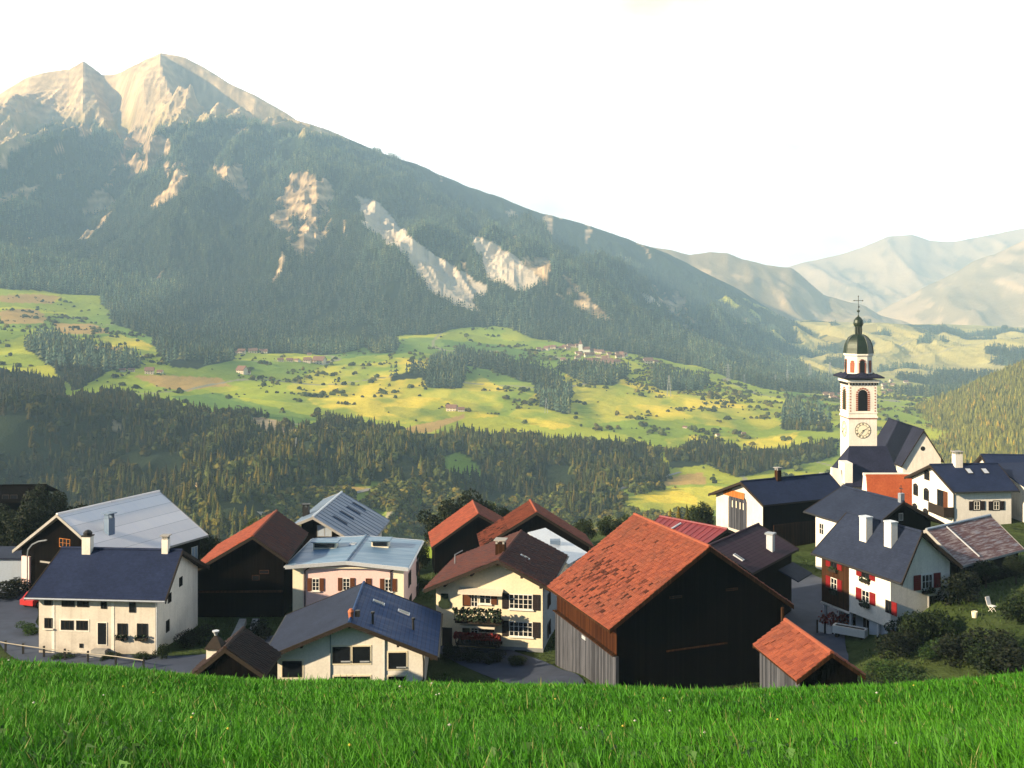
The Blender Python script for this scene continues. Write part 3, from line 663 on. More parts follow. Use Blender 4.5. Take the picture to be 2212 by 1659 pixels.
for q in range(10):
    V, F, mi = protos[q % 4]
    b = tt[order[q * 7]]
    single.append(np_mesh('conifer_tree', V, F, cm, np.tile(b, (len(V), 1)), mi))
for q, j in enumerate(order):
    if q < 10: o = single[q]
    else: o = single[q % 10].copy(); COL.objects.link(o)
    o.location = near_p[j]; o.location.z -= 0.3; s = float(nh[j]); wd = g.uniform(0.9, 1.3)
    o.scale = (s * wd, s * wd, s); o.rotation_euler = (0, 0, g.uniform(0, 6.28))
    uu_ = nu_[j]
    area = ('dark conifer in the gorge wood left of the clearing', 'conifers on the gorge side left of the clearing') if uu_ < 950 else ('dark conifer in the gorge wood right of the small clearing', 'conifers on the gorge side right of the clearing')
    tag(o, area[0], 'conifer', area[1])
k = ~solo; rd = k & (g.random(len(near_p)) < .22); k = k & ~rd
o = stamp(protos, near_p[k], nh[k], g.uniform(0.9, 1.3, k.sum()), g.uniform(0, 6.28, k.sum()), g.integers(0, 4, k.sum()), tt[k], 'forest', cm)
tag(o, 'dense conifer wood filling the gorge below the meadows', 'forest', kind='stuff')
n = len(far_p)
tf = tints(n, (0.050, 0.080, 0.055), g, 0.4, 0.3)  # spruce green pushed towards blue, haze painted into the needles
tf = tf * (0.62 + 0.5 * sstep(520, 330, fv_) + 0.75 * sstep(.42, .66, fbm(far_p[:, 0] / 330, far_p[:, 1] / 700, 4, 801)))[:, None] * np.array([[1.08, 1.0, .9]])  # lighter upslope and in patches: larch tone plus painted sunlight
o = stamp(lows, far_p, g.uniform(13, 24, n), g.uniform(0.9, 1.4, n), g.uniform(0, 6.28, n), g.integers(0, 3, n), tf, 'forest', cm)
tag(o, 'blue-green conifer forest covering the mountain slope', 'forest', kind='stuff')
n = len(hill_p)
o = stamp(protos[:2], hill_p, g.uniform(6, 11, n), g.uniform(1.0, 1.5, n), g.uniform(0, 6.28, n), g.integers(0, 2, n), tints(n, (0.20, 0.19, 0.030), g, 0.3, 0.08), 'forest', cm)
tag(o, 'sunlit yellow-green conifer wood on the hillside behind the church', 'forest', kind='stuff')
blob_late = None
# bushes and field trees scattered over the sunlit meadows
def blob(seed, n=70):
    q = np.random.default_rng(seed); V = []; F = []
    for i in range(n):
        d = q.normal(size=3); d /= np.linalg.norm(d); d[2] = abs(d[2]) * 0.9
        p = d * q.uniform(0.55, 1.0) * np.array([0.5, 0.5, 0.85]) + np.array([0, 0, 0.12])
        a = q.normal(size=3); a /= np.linalg.norm(a); b = np.cross(a, d); b /= np.linalg.norm(b) + 1e-9; s = q.uniform(0.12, 0.24); k = len(V)
        V += [p + a * s, p + b * s, p - a * s, p - b * s]; F += [(k, k + 1, k + 2), (k, k + 2, k + 3)]
    return np.array(V), np.array(F), np.zeros(len(F), int)
blobs = [blob(s) for s in range(3)]
nr = int(rd.sum())
o = stamp(blobs, near_p[rd], g.uniform(6, 12, nr), g.uniform(0.8, 1.15, nr), g.uniform(0, 6.28, nr), g.integers(0, 3, nr), tints(nr, (0.050, 0.060, 0.015), g, 0.3, 0.3) * (0.6 + 0.7 * sstep(200, 500, nu_[rd]))[:, None], 'forest', M['conifer'])  # leafy trees darkened towards the left, the same painted shade
tag(o, 'round leafy trees mixed through the gorge wood', 'forest', kind='stuff')
def bush_test(u, v, x, y):
    f, r, s, alp, oc, ye, gr = masks(u, v, x, y)
    d = 0.54 + 0.08 * (u < 1100) - 0.05 * ((u > 1350) & (v > 800)) + 0.05 * oc
    wx_ = x + (fbm(x / 120, y / 160, 2, 601) - .5) * 120; wy_ = y + (fbm(x / 140, y / 160, 2, 611) - .5) * 150
    fx_, fy_ = wx_ / 95 + .35 * np.floor(wy_ / 130), wy_ / 130
    edge = (np.abs((fx_ % 1) - .5) > .475) | (np.abs((fy_ % 1) - .5) > .48)
    hedge = (edge & (fbm(x / 60, y / 60, 2, 621) > .5)) | (np.abs(fbm(x / 210, y / 330, 3, 88) - 0.5) < 0.009)
    return ~f & ~r & ~s & (v > 640) & ~(ye & (y < 1100)) & ((fbm(x / 55, y / 75, 4, 66) > d + 0.08) | hedge)
bp, bu, bv = scatter(42000, (-200, 2300), (850, 3000), g, bush_test)
n = len(bp)
o = stamp(blobs, bp, 1.8 + 5.5 * g.random(n) ** 2.5, g.uniform(0.9, 1.7, n), g.uniform(0, 6.28, n), g.integers(0, 3, n), tints(n, (0.075, 0.088, 0.022), g, 0.4, 0.3), 'field_bushes', M['conifer'])
tag(o, 'dark bushes and hedgerow trees dotted over the sunlit meadows', 'bushes', kind='stuff')
# dense low cover on the near gorge slope just beyond the village
sc_p, su, sv = scatter(9000, (500, 1500), (560, 1000), g, lambda u, v, x, y: (lambda m: ~m[0] & ~m[4] & ~m[5])(masks(u, v, x, y)) & (fbm(x / 20, y / 30, 3, 99) > 0.42) & (v > 1000))
n = len(sc_p)
o = stamp(blobs, sc_p, g.uniform(3, 9, n), g.uniform(0.7, 1.2, n), g.uniform(0, 6.28, n), g.integers(0, 3, n), tints(n, (0.085, 0.095, 0.020), g, 0.35, 0.35), 'scrub', M['conifer'])
tag(o, 'light green scrub and young trees on the slope beyond the village roofs', 'scrub', kind='stuff')

# ------------------------------------------------------------------ air
def build_haze(dens=1.12e-4, col=(0.50, 0.75, 1.0), aniso=-0.12):
    m = bpy.data.materials.new('valley_air'); m.use_nodes = True; t = m.node_tree; t.nodes.clear()
    o = t.nodes.new('ShaderNodeOutputMaterial'); v = t.nodes.new('ShaderNodeVolumePrincipled')
    v.inputs['Color'].default_value = (*col, 1); v.inputs['Density'].default_value = dens; v.inputs['Anisotropy'].default_value = aniso
    t.links.new(v.outputs[0], o.inputs['Volume'])
    b = MB(); b.box((-9500, -150, -460), (9500, 12600, 1330)); h = b.build('haze', m)
    return tag(h, 'pale summer haze filling the valley', kind='stuff')
build_haze()
# ------------------------------------------------------------------ village houses
HP = {'H1':(-33.99,95.62,-22.03,-4.8,5.45,5.44,2.81,5.52,2.73,-0.032,0.53),'H2':(-43.06,117.90,-22.11,65.2,7.31,7.49,4.17,6.86,4.41,0.044,-0.22),
'H3':(-24.26,107.95,-22.28,91.6,6.01,3.25,2.35,5.96,3.47,-0.011,-0.07),'H4':(-22.04,131.63,-24.86,87.0,7.86,6.18,3.51,2.46,1.01,0.039,0.15),
'H5':(-15.27,107.90,-24.73,87.9,5.49,5.87,0.49,5.67,0.41,0.006,0.28),'H6':(-12.13,86.00,-23.89,92.2,5.61,6.45,2.60,6.37,2.58,0.000,-0.03),
'H7':(-0.16,97.46,-22.06,79.8,5.80,4.37,2.14,6.33,2.72,-0.010,0.08),'H8':(-4.37,130.94,-25.16,96.7,4.12,5.87,3.38,5.40,3.75,-0.012,-0.11),
'H9':(2.32,119.87,-22.90,94.9,3.40,6.16,3.92,5.95,3.69,0.003,-0.33),'H10':(12.31,85.85,-18.24,-70.8,6.33,7.93,5.28,7.27,5.00,-0.010,-0.21),
'H11':(20.95,102.99,-22.33,55.2,5.64,4.03,1.90,3.99,1.94,-0.002,0.08),'H12':(19.40,117.91,-24.30,-47.4,4.54,3.07,1.14,3.01,1.21,0.012,-0.29),
'H13':(34.71,139.11,-22.97,26.2,7.13,3.74,2.31,6.80,2.61,-0.037,-0.37),'H14':(39.90,121.75,-21.89,-68.9,5.15,4.93,2.60,4.98,2.56,-0.008,0.48),
'H15':(32.60,96.50,-19.81,-67.1,4.71,3.61,3.52,3.92,3.07,-0.143,1.03),'H16':(58.29,141.62,-21.66,6.9,4.67,5.03,2.59,6.95,2.71,-0.036,-0.32),
'H17':(73.03,159.97,-23.13,-5.9,4.57,5.64,2.74,5.64,2.74,-0.004,-0.18),'HUT':(16.14,60.00,-18.57,-80.7,2.97,1.95,1.32,1.86,1.30,-0.014,0.01),
'RUST':(43.14,105.90,-21.79,37.1,5.58,3.62,2.68,4.18,2.20,0.043,-0.08),'NAVE':(67.35,187.93,-21.86,-90.1,8.43,3.75,5.92,3.35,5.22,-0.025,0.01)}
class House:
    def __init__(s, key, name, label, cat, oh=0.7, og=0.6, th=0.2, group=None, p=None):
        X, Y, Z, yaw, s.L, s.W1, s.R1, s.W2, s.R2, s.sk, s.dl = p or HP[key]
        s.oh, s.og, s.th = oh, og, th
        zg = gz(X, Y); s.root = empty(name, (X, Y, zg), R(yaw)); tag(s.root, label, cat, group)
        s.Z = Z - zg; s.M = Matrix.Translation((X, Y, zg)) @ Matrix.Rotation(R(yaw), 4, 'Z'); s.I = s.M.inverted()
        s.low = min(gz(*(s.M @ Vector((a, b, 0))).xy) for a in (-s.L, s.L) for b in (-s.W1, s.W2)) - zg - 1.2
    def roofz(s, y): return s.Z - (abs(y) / s.W1 * s.R1 if y < 0 else y / s.W2 * s.R2)
    def corner(s, a, t):
        W, Rr = (s.W1, s.R1) if t < 0 else (s.W2, s.R2)
        return Vector((a * (s.L + abs(t) * s.dl) + s.sk * t * W, t * W, s.Z - abs(t) * Rr))
    def quad(s, t):
        return [s.corner(-1, -1), s.corner(1, -1), s.corner(1, 0), s.corner(-1, 0)] if t < 0 else [s.corner(1, 1), s.corner(-1, 1), s.corner(-1, 0), s.corner(1, 0)]
    def roof(s, mats, edge=None, tile=None, ridge=None, gut=None, verge=True, dark=None, seams=0):
        m1, m2 = mats if isinstance(mats, tuple) else (mats, mats)
        b = MB()
        for t, mi in ((-1, 0), (1, 1)): b.slab(s.quad(t), s.th, mi, 2)
        s.r = b.build('roof', [m1, m2, edge or M['beam']], s.root)
        if tile:
            for t, mm in ((-1, m1), (1, m2)): s.tiles(s.quad(t), mm, tile, dark if t == -1 else None)
        if seams:
            c = MB()
            for t, mm in ((-1, m1), (1, m2)):
                q = s.quad(t); n = max(2, int((q[1] - q[0]).length / seams))
                for i in range(n + 1):
                    f = i / n; a = q[0].lerp(q[1], f); d = q[3].lerp(q[2], f); o = Vector((0, 0, 0.025))
                    c.bar(a + o, d + o, 0.028, 0 if t < 0 else 1, n=4)
            c.build('standing_seams', [m1, m2], s.r)
        if verge:
            up = Vector((0, 0, 0.035))
            for a in (-1, 1):
                b = MB(); nx = Vector((a * 0.05, 0, 0)); dn = Vector((0, 0, s.th + 0.12))
                p, q, o = s.corner(a, -1) + up + nx, s.corner(a, 0) + up + nx, s.corner(a, 1) + up + nx
                P = [p, q, o, o - dn, q - dn, p - dn]; Q = [c - Vector((a * 0.09, 0, 0)) for c in P]
                b.face([P[0], P[1], P[4], P[5]]); b.face([P[1], P[2], P[3], P[4]]); b.face([Q[1], Q[0], Q[5], Q[4]]); b.face([Q[2], Q[1], Q[4], Q[3]])
                for i in range(6): j = (i + 1) % 6; b.face([P[j], P[i], Q[i], Q[j]])
                b.build('verge_board', edge or M['beam'], s.r, weld=True)
        b = MB(); b.bar(s.corner(-1, 0) + Vector((0, 0, .03)), s.corner(1, 0) + Vector((0, 0, .03)), 0.13, n=8); b.build('ridge_cap', ridge or m1, s.r)
        if gut:
            for t in (-1, 1):
                b = MB(); o = Vector((0, t * 0.07, -0.10)); b.bar(s.corner(-1, t) + o, s.corner(1, t) + o, 0.085, n=8); b.build('gutter', gut, s.r)
        return s.r
    def tiles(s, q, m, size, dark=None):
        tw, th = size; L1 = (q[1] - q[0]).length; L2 = (q[3] - q[0]).length; nc = max(3, int(L1 / tw)); nr = max(3, int(L2 / th))
        q = [np.array(p) for p in q]; ii, jj = np.meshgrid(np.arange(nc), np.arange(nr)); ii = ii.ravel(); jj = jj.ravel(); N = len(ii)
        gl = np.random.default_rng(int(abs(q[0][0]) * 100)); nrm = np.cross(q[1] - q[0], q[3] - q[0]); nrm /= np.linalg.norm(nrm)
        V = []
        jit = gl.normal(0, 0.012, N)
        for row in (0, 1):
            for cidx, hgt in ((0, 0.0), (1 / 3, 0.05), (2 / 3, 0.05), (1, 0.0)):
                a = (ii + cidx) / nc; b_ = np.clip((jj + row * 1.06) / nr, 0, 1)
                p = (q[0][None] * ((1 - a) * (1 - b_))[:, None] + q[1][None] * (a * (1 - b_))[:, None] + q[2][None] * (a * b_)[:, None] + q[3][None] * ((1 - a) * b_)[:, None])
                V.append(p + nrm[None] * (0.03 + hgt + (0.055 if row == 0 else 0.0) + jit)[:, None])
        V = np.stack(V, 1).reshape(-1, 3); b0 = (np.arange(N) * 8)[:, None]
        F = np.concatenate([b0 + np.array([[k, k + 1, k + 5, k + 4]]) for k in range(3)])
        c = np.zeros((N, 3)); c[:, 0] = np.clip(gl.normal(0.42, 0.3, N), 0, 1)
        if dark is not None:
            pr = dark((ii + .5) / nc, (jj + .5) / nr); c[:, 1] = (gl.random(N) < pr) * gl.uniform(0.5, 1, N)
        np_mesh('tile_courses', V, F, m, np.repeat(c, 8, 0), parent=s.r)
    def walls(s, ma, ms=None, mb=None, mr=None, zlow=None, name='wall'):
        """gables A (-x) and B (+x), sides L (-y) and R (+y)"""
        xa, xb = -(s.L - s.og), s.L - s.og; y1, y2 = -(s.W1 - s.oh), s.W2 - s.oh; d = s.th + 0.02; lo = s.low if zlow is None else zlow
        z1, z0, z2 = s.roofz(y1) - d, s.Z - d, s.roofz(y2) - d
        b = MB(); s.xa, s.xb, s.y1, s.y2 = xa, xb, y1, y2
        b.face([(xa, y2, lo), (xa, y1, lo), (xa, y1, z1), (xa, 0, z0), (xa, y2, z2)], 0)
        b.face([(xb, y1, lo), (xb, y2, lo), (xb, y2, z2), (xb, 0, z0), (xb, y1, z1)], 2)
        b.face([(xa, y1, lo), (xb, y1, lo), (xb, y1, z1), (xa, y1, z1)], 1)
        b.face([(xb, y2, lo), (xa, y2, lo), (xa, y2, z2), (xb, y2, z2)], 3)
        b.face([(xa, y1, lo), (xa, y2, lo), (xb, y2, lo), (xb, y1, lo)], 1)
        ms = ms or ma
        s.w = b.build(name, [ma, ms, mb or ma, mr or ms], s.root); return s.w
    def ray(s, u, v):
        o = s.I @ Vector((0, 0, 0)); d = s.I.to_3x3() @ Vector(((u - HU) / FPX, 1, -(v - HV) / FPX)); return o, d
    def hit(s, face, u, v):
        o, d = s.ray(u, v)
        k = {'A': (s.xa - o.x) / d.x if face == 'A' else 0, 'B': (s.xb - o.x) / d.x if face == 'B' else 0, 'L': (s.y1 - o.y) / d.y if face == 'L' else 0, 'R': (s.y2 - o.y) / d.y if face == 'R' else 0}[face]
        return o + d * k
    def roofhit(s, t, u, v):
        q = s.quad(t); n = (q[1] - q[0]).cross(q[3] - q[0]); o, d = s.ray(u, v); return o + d * ((q[0] - o).dot(n) / d.dot(n))
    def frame(s, face, p):
        rt, inw = {'A': ((0, -1, 0), (1, 0, 0)), 'B': ((0, 1, 0), (-1, 0, 0)), 'L': ((1, 0, 0), (0, 1, 0)), 'R': ((-1, 0, 0), (0, -1, 0))}[face]
        m = Matrix.Identity(4); m.col[0][:3] = rt; m.col[1][:3] = inw; m.col[2][:3] = (0, 0, 1); m.col[3][:3] = p; return m
    def win(s, face, u, v, w, h, frame='wframe', sh=None, shw=None, div=(2, 1), sill=None, box=None, surround=None, label=None, one=0, name='window', pane='glass', arch=False, off=0.0):
        fr = s.frame(face, s.hit(face, u, v)) @ Matrix.Translation((0, -off, 0)); a, c = w / 2, h / 2; b = MB(); t = 0.055
        if surround:
            e = 0.12
            b.box((-a - e, -0.03, -c - e), (-a, 0.05, c + e), 1, fr); b.box((a, -0.03, -c - e), (a + e, 0.05, c + e), 1, fr)
            b.box((-a, -0.03, c), (a, 0.05, c + e), 1, fr); b.box((-a, -0.03, -c - e), (a, 0.05, -c), 1, fr)
        b.box((-a, -0.05, -c), (-a + t, 0.03, c), 0, fr); b.box((a - t, -0.05, -c), (a, 0.03, c), 0, fr)
        b.box((-a + t, -0.05, c - t), (a - t, 0.03, c), 0, fr); b.box((-a + t, -0.05, -c), (a - t, 0.03, -c + t), 0, fr)
        for i in range(1, div[0]):
            x = -a + w * i / div[0]; b.box((x - 0.028, -0.045, -c + t), (x + 0.028, 0.03, c - t), 0, fr)
        for i in range(1, div[1]):
            z = -c + h * i / div[1]
            for k in range(div[0]):
                x0 = -a + w * k / div[0] + (t if k == 0 else 0.028); x1 = -a + w * (k + 1) / div[0] - (t if k == div[0] - 1 else 0.028)
                b.box((x0, -0.04, z - 0.016), (x1, 0.03, z + 0.016), 0, fr)
        o = b.build(name, [M[frame], M[surround or frame]], s.root)
        if label: o['label'] = label
        g_ = MB(); g_.box((-a + t, -0.015, -c + t), (a - t, 0.02, c - t), 0, fr); g_.build('pane', M[pane], o)
        if arch:
            q = MB(); n = 8
            q.prism([fr @ Vector((a * math.cos(math.pi * i / n), -0.02, c + a * 0.55 * math.sin(math.pi * i / n))) for i in range(n + 1)], fr.to_3x3() @ Vector((0, 0.05, 0))); q.build('arched_head', M[pane], o)
        if sh:
            sw = shw or w * 0.5; e = 0.13 if surround else 0.03
            for k in ((-1, 1) if not one else (one,)):
                x0 = a + e if k > 0 else -a - e - sw; q = MB(); q.box((x0, -0.075, -c - 0.03), (x0 + sw, -0.03, c + 0.03), 0, fr)
                for i in range(7):
                    z = -c + h * (i + 0.5) / 7; q.box((x0 + 0.05, -0.088, z - h * 0.035), (x0 + sw - 0.05, -0.0755, z + h * 0.035), 0, fr)
                q.build('shutter', M[sh], o)
        if sill: q = MB(); q.box((-a - 0.1, -0.16, -c - 0.10), (a + 0.1, 0.03, -c - 0.005 - (0.12 if surround else 0)), 0, fr) if not surround else q.box((-a - 0.15, -0.16, -c - 0.22), (a + 0.15, 0.03, -c - 0.125), 0, fr); q.build('sill', M[sill], o)
        if box: flower_box(fr @ Matrix.Translation((0, -0.10, -c - 0.12)), w * 1.1, 0.34, box, o)
        return o
    def chimney(s, t, u, v, w, d, h, m='white', cap='slab', capm='concrete', name='chimney'):
        """(u, v): where the chimney's front foot meets the roof"""
        p = s.roofhit(t, u, v); b = MB(); b.box((p.x - w / 2, p.y - d / 2, p.z - 0.9), (p.x + w / 2, p.y + d / 2, p.z + h)); o = b.build(name, M[m], s.root)
        q = MB(); z = p.z + h
        if cap == 'slab':
            for a in (-1, 1):
                for c in (-1, 1): q.box((p.x + a * (w / 2 - .1) - .08, p.y + c * (d / 2 - .1) - .08, z), (p.x + a * (w / 2 - .1) + .08, p.y + c * (d / 2 - .1) + .08, z + 0.28))
            q.box((p.x - w / 2 - .12, p.y - d / 2 - .12, z + 0.28), (p.x + w / 2 + .12, p.y + d / 2 + .12, z + 0.36))
        elif cap == 'hood':
            q.box((p.x - w / 2 - .05, p.y - d / 2 - .05, z), (p.x + w / 2 + .05, p.y + d / 2 + .05, z + 0.1)); q.lathe([(w * .5, z + .1), (w * .52, z + .32), (w * .3, z + .5), (0.03, z + 0.56)], (p.x, p.y), 10)
        else: q.box((p.x - w / 2 - .05, p.y - d / 2 - .05, z), (p.x + w / 2 + .05, p.y + d / 2 + .05, z + 0.12))
        q.build('chimney_cap', M[capm], o); return o
    def skylight(s, t, u, v, w, h, m='lightmetal', pane='glass', name='skylight'):
        p = s.roofhit(t, u, v); q = s.quad(t); ex = (q[1] - q[0]).normalized(); n = (q[1] - q[0]).cross(q[3] - q[0]).normalized(); ey = n.cross(ex)
        fr = Matrix.Identity(4); fr.col[0][:3] = ex; fr.col[1][:3] = ey; fr.col[2][:3] = n; fr.col[3][:3] = p
        b = MB(); b.box((-w / 2, -h / 2, -.05), (w / 2, h / 2, 0.10), 0, fr); o = b.build(name, M[m], s.root)
        b = MB(); b.box((-w / 2 + .07, -h / 2 + .07, 0.06), (w / 2 - .07, h / 2 - .07, 0.115), 0, fr); b.build('pane', M[pane], o); return o
    def pipe(s, pts, r=0.05, m='gutter', name='drainpipe'):
        b = MB(); b.tube([Vector(p) for p in pts], r); return b.build(name, M[m], s.root)
    def part(s, name, m, b, label=None, parent=None):
        o = b.build(name, [M[x] for x in m] if isinstance(m, (tuple, list)) else M[m], parent or s.root)
        if label: o['label'] = label
        return o
def clumps(fr, w, h, d, n, seed, s=0.12):
    q = np.random.default_rng(seed); b = MB()
    for i in range(n):
        c = Vector((q.uniform(-w / 2, w / 2), q.uniform(-d, 0), q.uniform(0, h))); a = Vector(q.normal(size=3)).normalized(); e = a.orthogonal().normalized() * s * q.uniform(.6, 1.3); a = a * s * q.uniform(.6, 1.3)
        b.face([fr @ (c + a), fr @ (c + e), fr @ (c - a), fr @ (c - e)])
    return b
def flower_box(fr, w, h, m, parent, n=None):
    b = MB(); b.box((-w / 2, -0.16, -0.2), (w / 2, 0.02, 0.0), 0, fr); o = b.build('flower_box', M['beam'], parent)
    return o if parent.parent else o
# flowers in a box are a mesh of their own beside it
def planted_box(h, face, u, v, w, hgt, m, label=None):
    fr = h.frame(face, h.hit(face, u, v)); b = MB(); b.box((-w / 2, -0.30, -0.22), (w / 2, -0.06, 0.0), 0, fr)
    o = b.build('flower_box', M['beam'], h.root); f = clumps(fr @ Matrix.Translation((0, -0.10, -0.16)), w, hgt, 0.24, int(60 * w), int(u * 7 + v)); f.build('flowers', M[m], o)
    if label: o['label'] = label
    return o
_old_win = House.win
def _win(s, face, u, v, w, h, **k):
    box = k.pop('box', None); o = _old_win(s, face, u, v, w, h, **k)
    if box:
        fr = s.frame(face, s.hit(face, u, v)) @ Matrix.Translation((0, 0, -h / 2 - 0.16)); b = MB(); b.box((-w * .55, -0.32, -0.2), (w * .55, -0.06, 0.0), 0, fr)
        f = clumps(fr @ Matrix.Translation((0, -0.08, -0.22)), w * 1.15, 0.45, 0.26, int(46 * w) + 10, int(u * 3 + v)); n0 = len(f.f)
        for q in b.f: pass
        f2 = MB(); f2.v = b.v + f.v; f2.f = b.f + [tuple(i + len(b.v) for i in q) for q in f.f]; f2.m = [0] * len(b.f) + [1] * n0; f2.uv = b.uv + f.uv; f2.c = b.c + f.c
        f2.build('flower_box', [M['beam'], M[box]], o)
    return o
House.win = _win
DX = lambda x, y, k, ox, oy: (ox + k * x, oy + k * y)
c1 = lambda x, y: DX(x, y, .2777, 0, 1021.6)          # photograph crops -> working pixels
c1b = lambda x, y: DX(x, y, .2406, 0, 1029)
c2 = lambda x, y: DX(x, y, .2777, 460.8, 1021.6)
c3 = lambda x, y: DX(x, y, .2777, 883.2, 1021.6)
c4 = lambda x, y: DX(x, y, .2777, 1305.6, 1021.6)
c5 = lambda x, y: DX(x, y, .3241, 1658.9, 944.6)
c6 = lambda x, y: DX(x, y, .2777, 1658.9, 614.4)
c7 = lambda x, y: DX(x, y, .1852, 921.6, 1152)
c8 = lambda x, y: DX(x, y, .1991, 1751, 1090.6)

# H1: white farmhouse under a blue slate roof, left front
h = House('H1', 'farmhouse', 'white farmhouse with dark blue slate roof beside the bend of the road', 'house', oh=0.75, og=0.45)
h.walls(M['white'], M['white_old'], M['white']); h.roof(M['slate'], gut=M['gutter'], ridge=M['slate'])
for x, y, w_, hh in ((437,1130,.75,.5),(612,1137,1.1,.6),(745,1140,1.0,.6),(932,1150,.5,.7)): h.win('L', *c1b(x, y), w_, hh, frame='dframe', div=(2, 1))
h.win('L', *c1b(437, 1317), .72, .85, frame='dframe', sill='white'); h.win('L', *c1b(606, 1335), 1.12, .8, frame='dframe', surround='white_clean', div=(3, 1)); h.win('L', *c1b(738, 1337), 1.02, .8, frame='dframe', surround='white_clean', div=(3, 1))
h.win('L', *c1(1030, 1045), .55, .85, frame='dframe', div=(1, 1)); h.win('L', *c1(952, 1215), .85, .95, frame='dframe', box='plantdark'); h.win('L', *c1(1107, 1218), .9, 1.0, frame='dframe', box='plantdark')
h.win('L', *c1(632, 1343), .3, .35, frame='dframe', div=(1, 1))
o = h.win('L', *c1b(918, 1412), .85, 1.9, frame='white_clean', div=(1, 1), name='door'); o['label'] = 'open doorway with a pale blue inner face'
h.win('B', *c1(1318, 972), .7, .8, frame='dframe'); h.win('B', *c1(1303, 1190), .7, 1.0, frame='dframe'); h.win('B', *c1(1405, 845), .7, .8, frame='dframe')
for x in (415, 878):
    b = MB(); p = h.hit('L', *c1(x, 1180)); b.box((p.x - .12, h.y1 - .03, h.low), (p.x + .12, h.y1 + .02, h.roofz(h.y1) - h.th - .03)); h.part('pilaster', 'white_clean', b, 'smooth white plaster band')
p = h.hit('L', *c1(1222, 1200)); h.pipe([(p.x, h.y1 - .4, h.roofz(h.y1) - .35), (p.x, h.y1 - .07, h.roofz(h.y1) - .8), (p.x, h.y1 - .07, h.low)], .06, 'lightmetal')
p = h.hit('L', *c1(790, 1360)); b = MB(); b.box((p.x - .6, h.y1 - .7, p.z - 1.2), (p.x + .6, h.y1 - .04, p.z)); b.box((p.x - .75, h.y1 - 1.1, p.z - 1.4), (p.x + .75, h.y1 - .71, p.z - .22)); h.part('doorstep', 'concrete', b)
h.chimney(-1, *c1(683, 612), .75, .7, 1.35, 'white', 'hood', 'iron'); h.chimney(-1, *c1(1290, 612), .55, .55, 1.1, 'white', 'slab', 'concrete')
H1 = h
# H2: big barn with the pale sheet roof
h = House('H2', 'barn', 'large barn with pale metal roof and dark timber gable behind the white farmhouse', 'barn', oh=0.9, og=0.9)
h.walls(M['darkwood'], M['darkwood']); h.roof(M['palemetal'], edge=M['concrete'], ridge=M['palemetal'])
p = h.roofhit(-1, *c1(850, 465)); b = MB(); b.box((p.x - .42, p.y - .35, p.z - .8), (p.x + .42, p.y + .35, p.z + 1.5)); o = h.part('chimney', 'bluegrey', b)
q = MB(); q.box((p.x - .6, p.y - .5, p.z + 1.95), (p.x + .6, p.y + .5, p.z + 2.05))
for a in (-.35, .35): q.box((p.x + a - .05, p.y - .3, p.z + 1.5), (p.x + a + .05, p.y + .3, p.z + 1.95))
h.part('chimney_cap', 'bluegrey', q, parent=o)
b = MB()
for d in (-1.1, 1.0):
    b.box((p.x + d - .05, p.y + .5, p.z - .4), (p.x + d + .05, p.y + .9, p.z + .05))
pp = h.hit('A', *c1(212, 780)); b = MB(); b.box((h.xa - .25, pp.y - .55, h.low), (h.xa - .01, pp.y + .55, pp.z + 1.8)); h.part('wall_pier', 'pink', b, 'peach plastered pier at the gable corner')
h.win('A', *c1(505, 545), 1.5, .9, frame='orangewood', div=(3, 2)); b = MB()
a0 = h.hit('A', *c1(340, 690)); b.box((h.xa - .12, a0.y - 3.2, a0.z - .08), (h.xa - .01, a0.y + .4, a0.z + .08)); h.part('beam', 'concrete', b)
pts = [h.hit('A', *c1(x, y)) + Vector((-.5, 0, 0)) for x, y in ((395, 515), (330, 525), (280, 550), (250, 590), (243, 640), (243, 760), (243, 870))]
h.pipe(pts, .075, 'gutter')
h.win('L', *c1(1512, 630), 1.0, 1.6, frame='wframe', pane='bluewall', name='door')
# pale blue garage at the left edge
b = empty('garage', onz(14, 1272, -30.6)); tag(b, 'flat pale blue rendered garage at the road beside the large barn', 'garage')
m_ = MB(); m_.box((-8, 0, -1.5), (1.75, 5, 3.1)); m_.build('wall', M['bluewall'], b); m_ = MB(); m_.box((-8.2, -.2, 3.1), (1.9, 5.2, 3.28)); m_.build('roof', M['slate_grey'], b)
# H3: dark barn, red tiles
h = House('H3', 'barn', 'black timber barn under a rusty red tile roof between farmhouse and pink house', 'barn', oh=0.5, og=0.7)
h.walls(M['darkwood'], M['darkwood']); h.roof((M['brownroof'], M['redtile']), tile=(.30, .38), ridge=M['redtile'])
h.win('A', *c2(395, 770), .9, .35, frame='brownwood', div=(1, 1)); h.win('A', *c2(330, 815), .7, .5, frame='brownwood', div=(1, 1))
b = MB(); p = h.hit('A', *c2(330, 920)); b.box((h.xa - .14, h.y1 + .05, p.z - .1), (h.xa - .01, h.y2 - .05, p.z + .1)); h.part('beam', 'brownwood', b)
# H4
h = House('H4', 'house', 'house under a blue-grey sheet roof behind the pink house', 'house', oh=0.9, og=1.0)
h.walls(M['darkwood'], M['white']); h.roof(M['bluegrey'], edge=M['concrete'], ridge=M['lightmetal'], seams=1.3)
h.win('A', *c2(865, 450), 1.7, 1.3, frame='concrete', pane='bluewall', div=(2, 1)); h.chimney(1, *c2(722, 330), .7, .7, 1.0, 'iron', 'slab', 'iron')
for i, (x, y) in enumerate(((985, 370), (1040, 330), (1090, 295), (1135, 262))): h.skylight(-1, *c2(x, y), .55, 2.0, 'bluegrey', 'slate_grey', 'roof_vent')
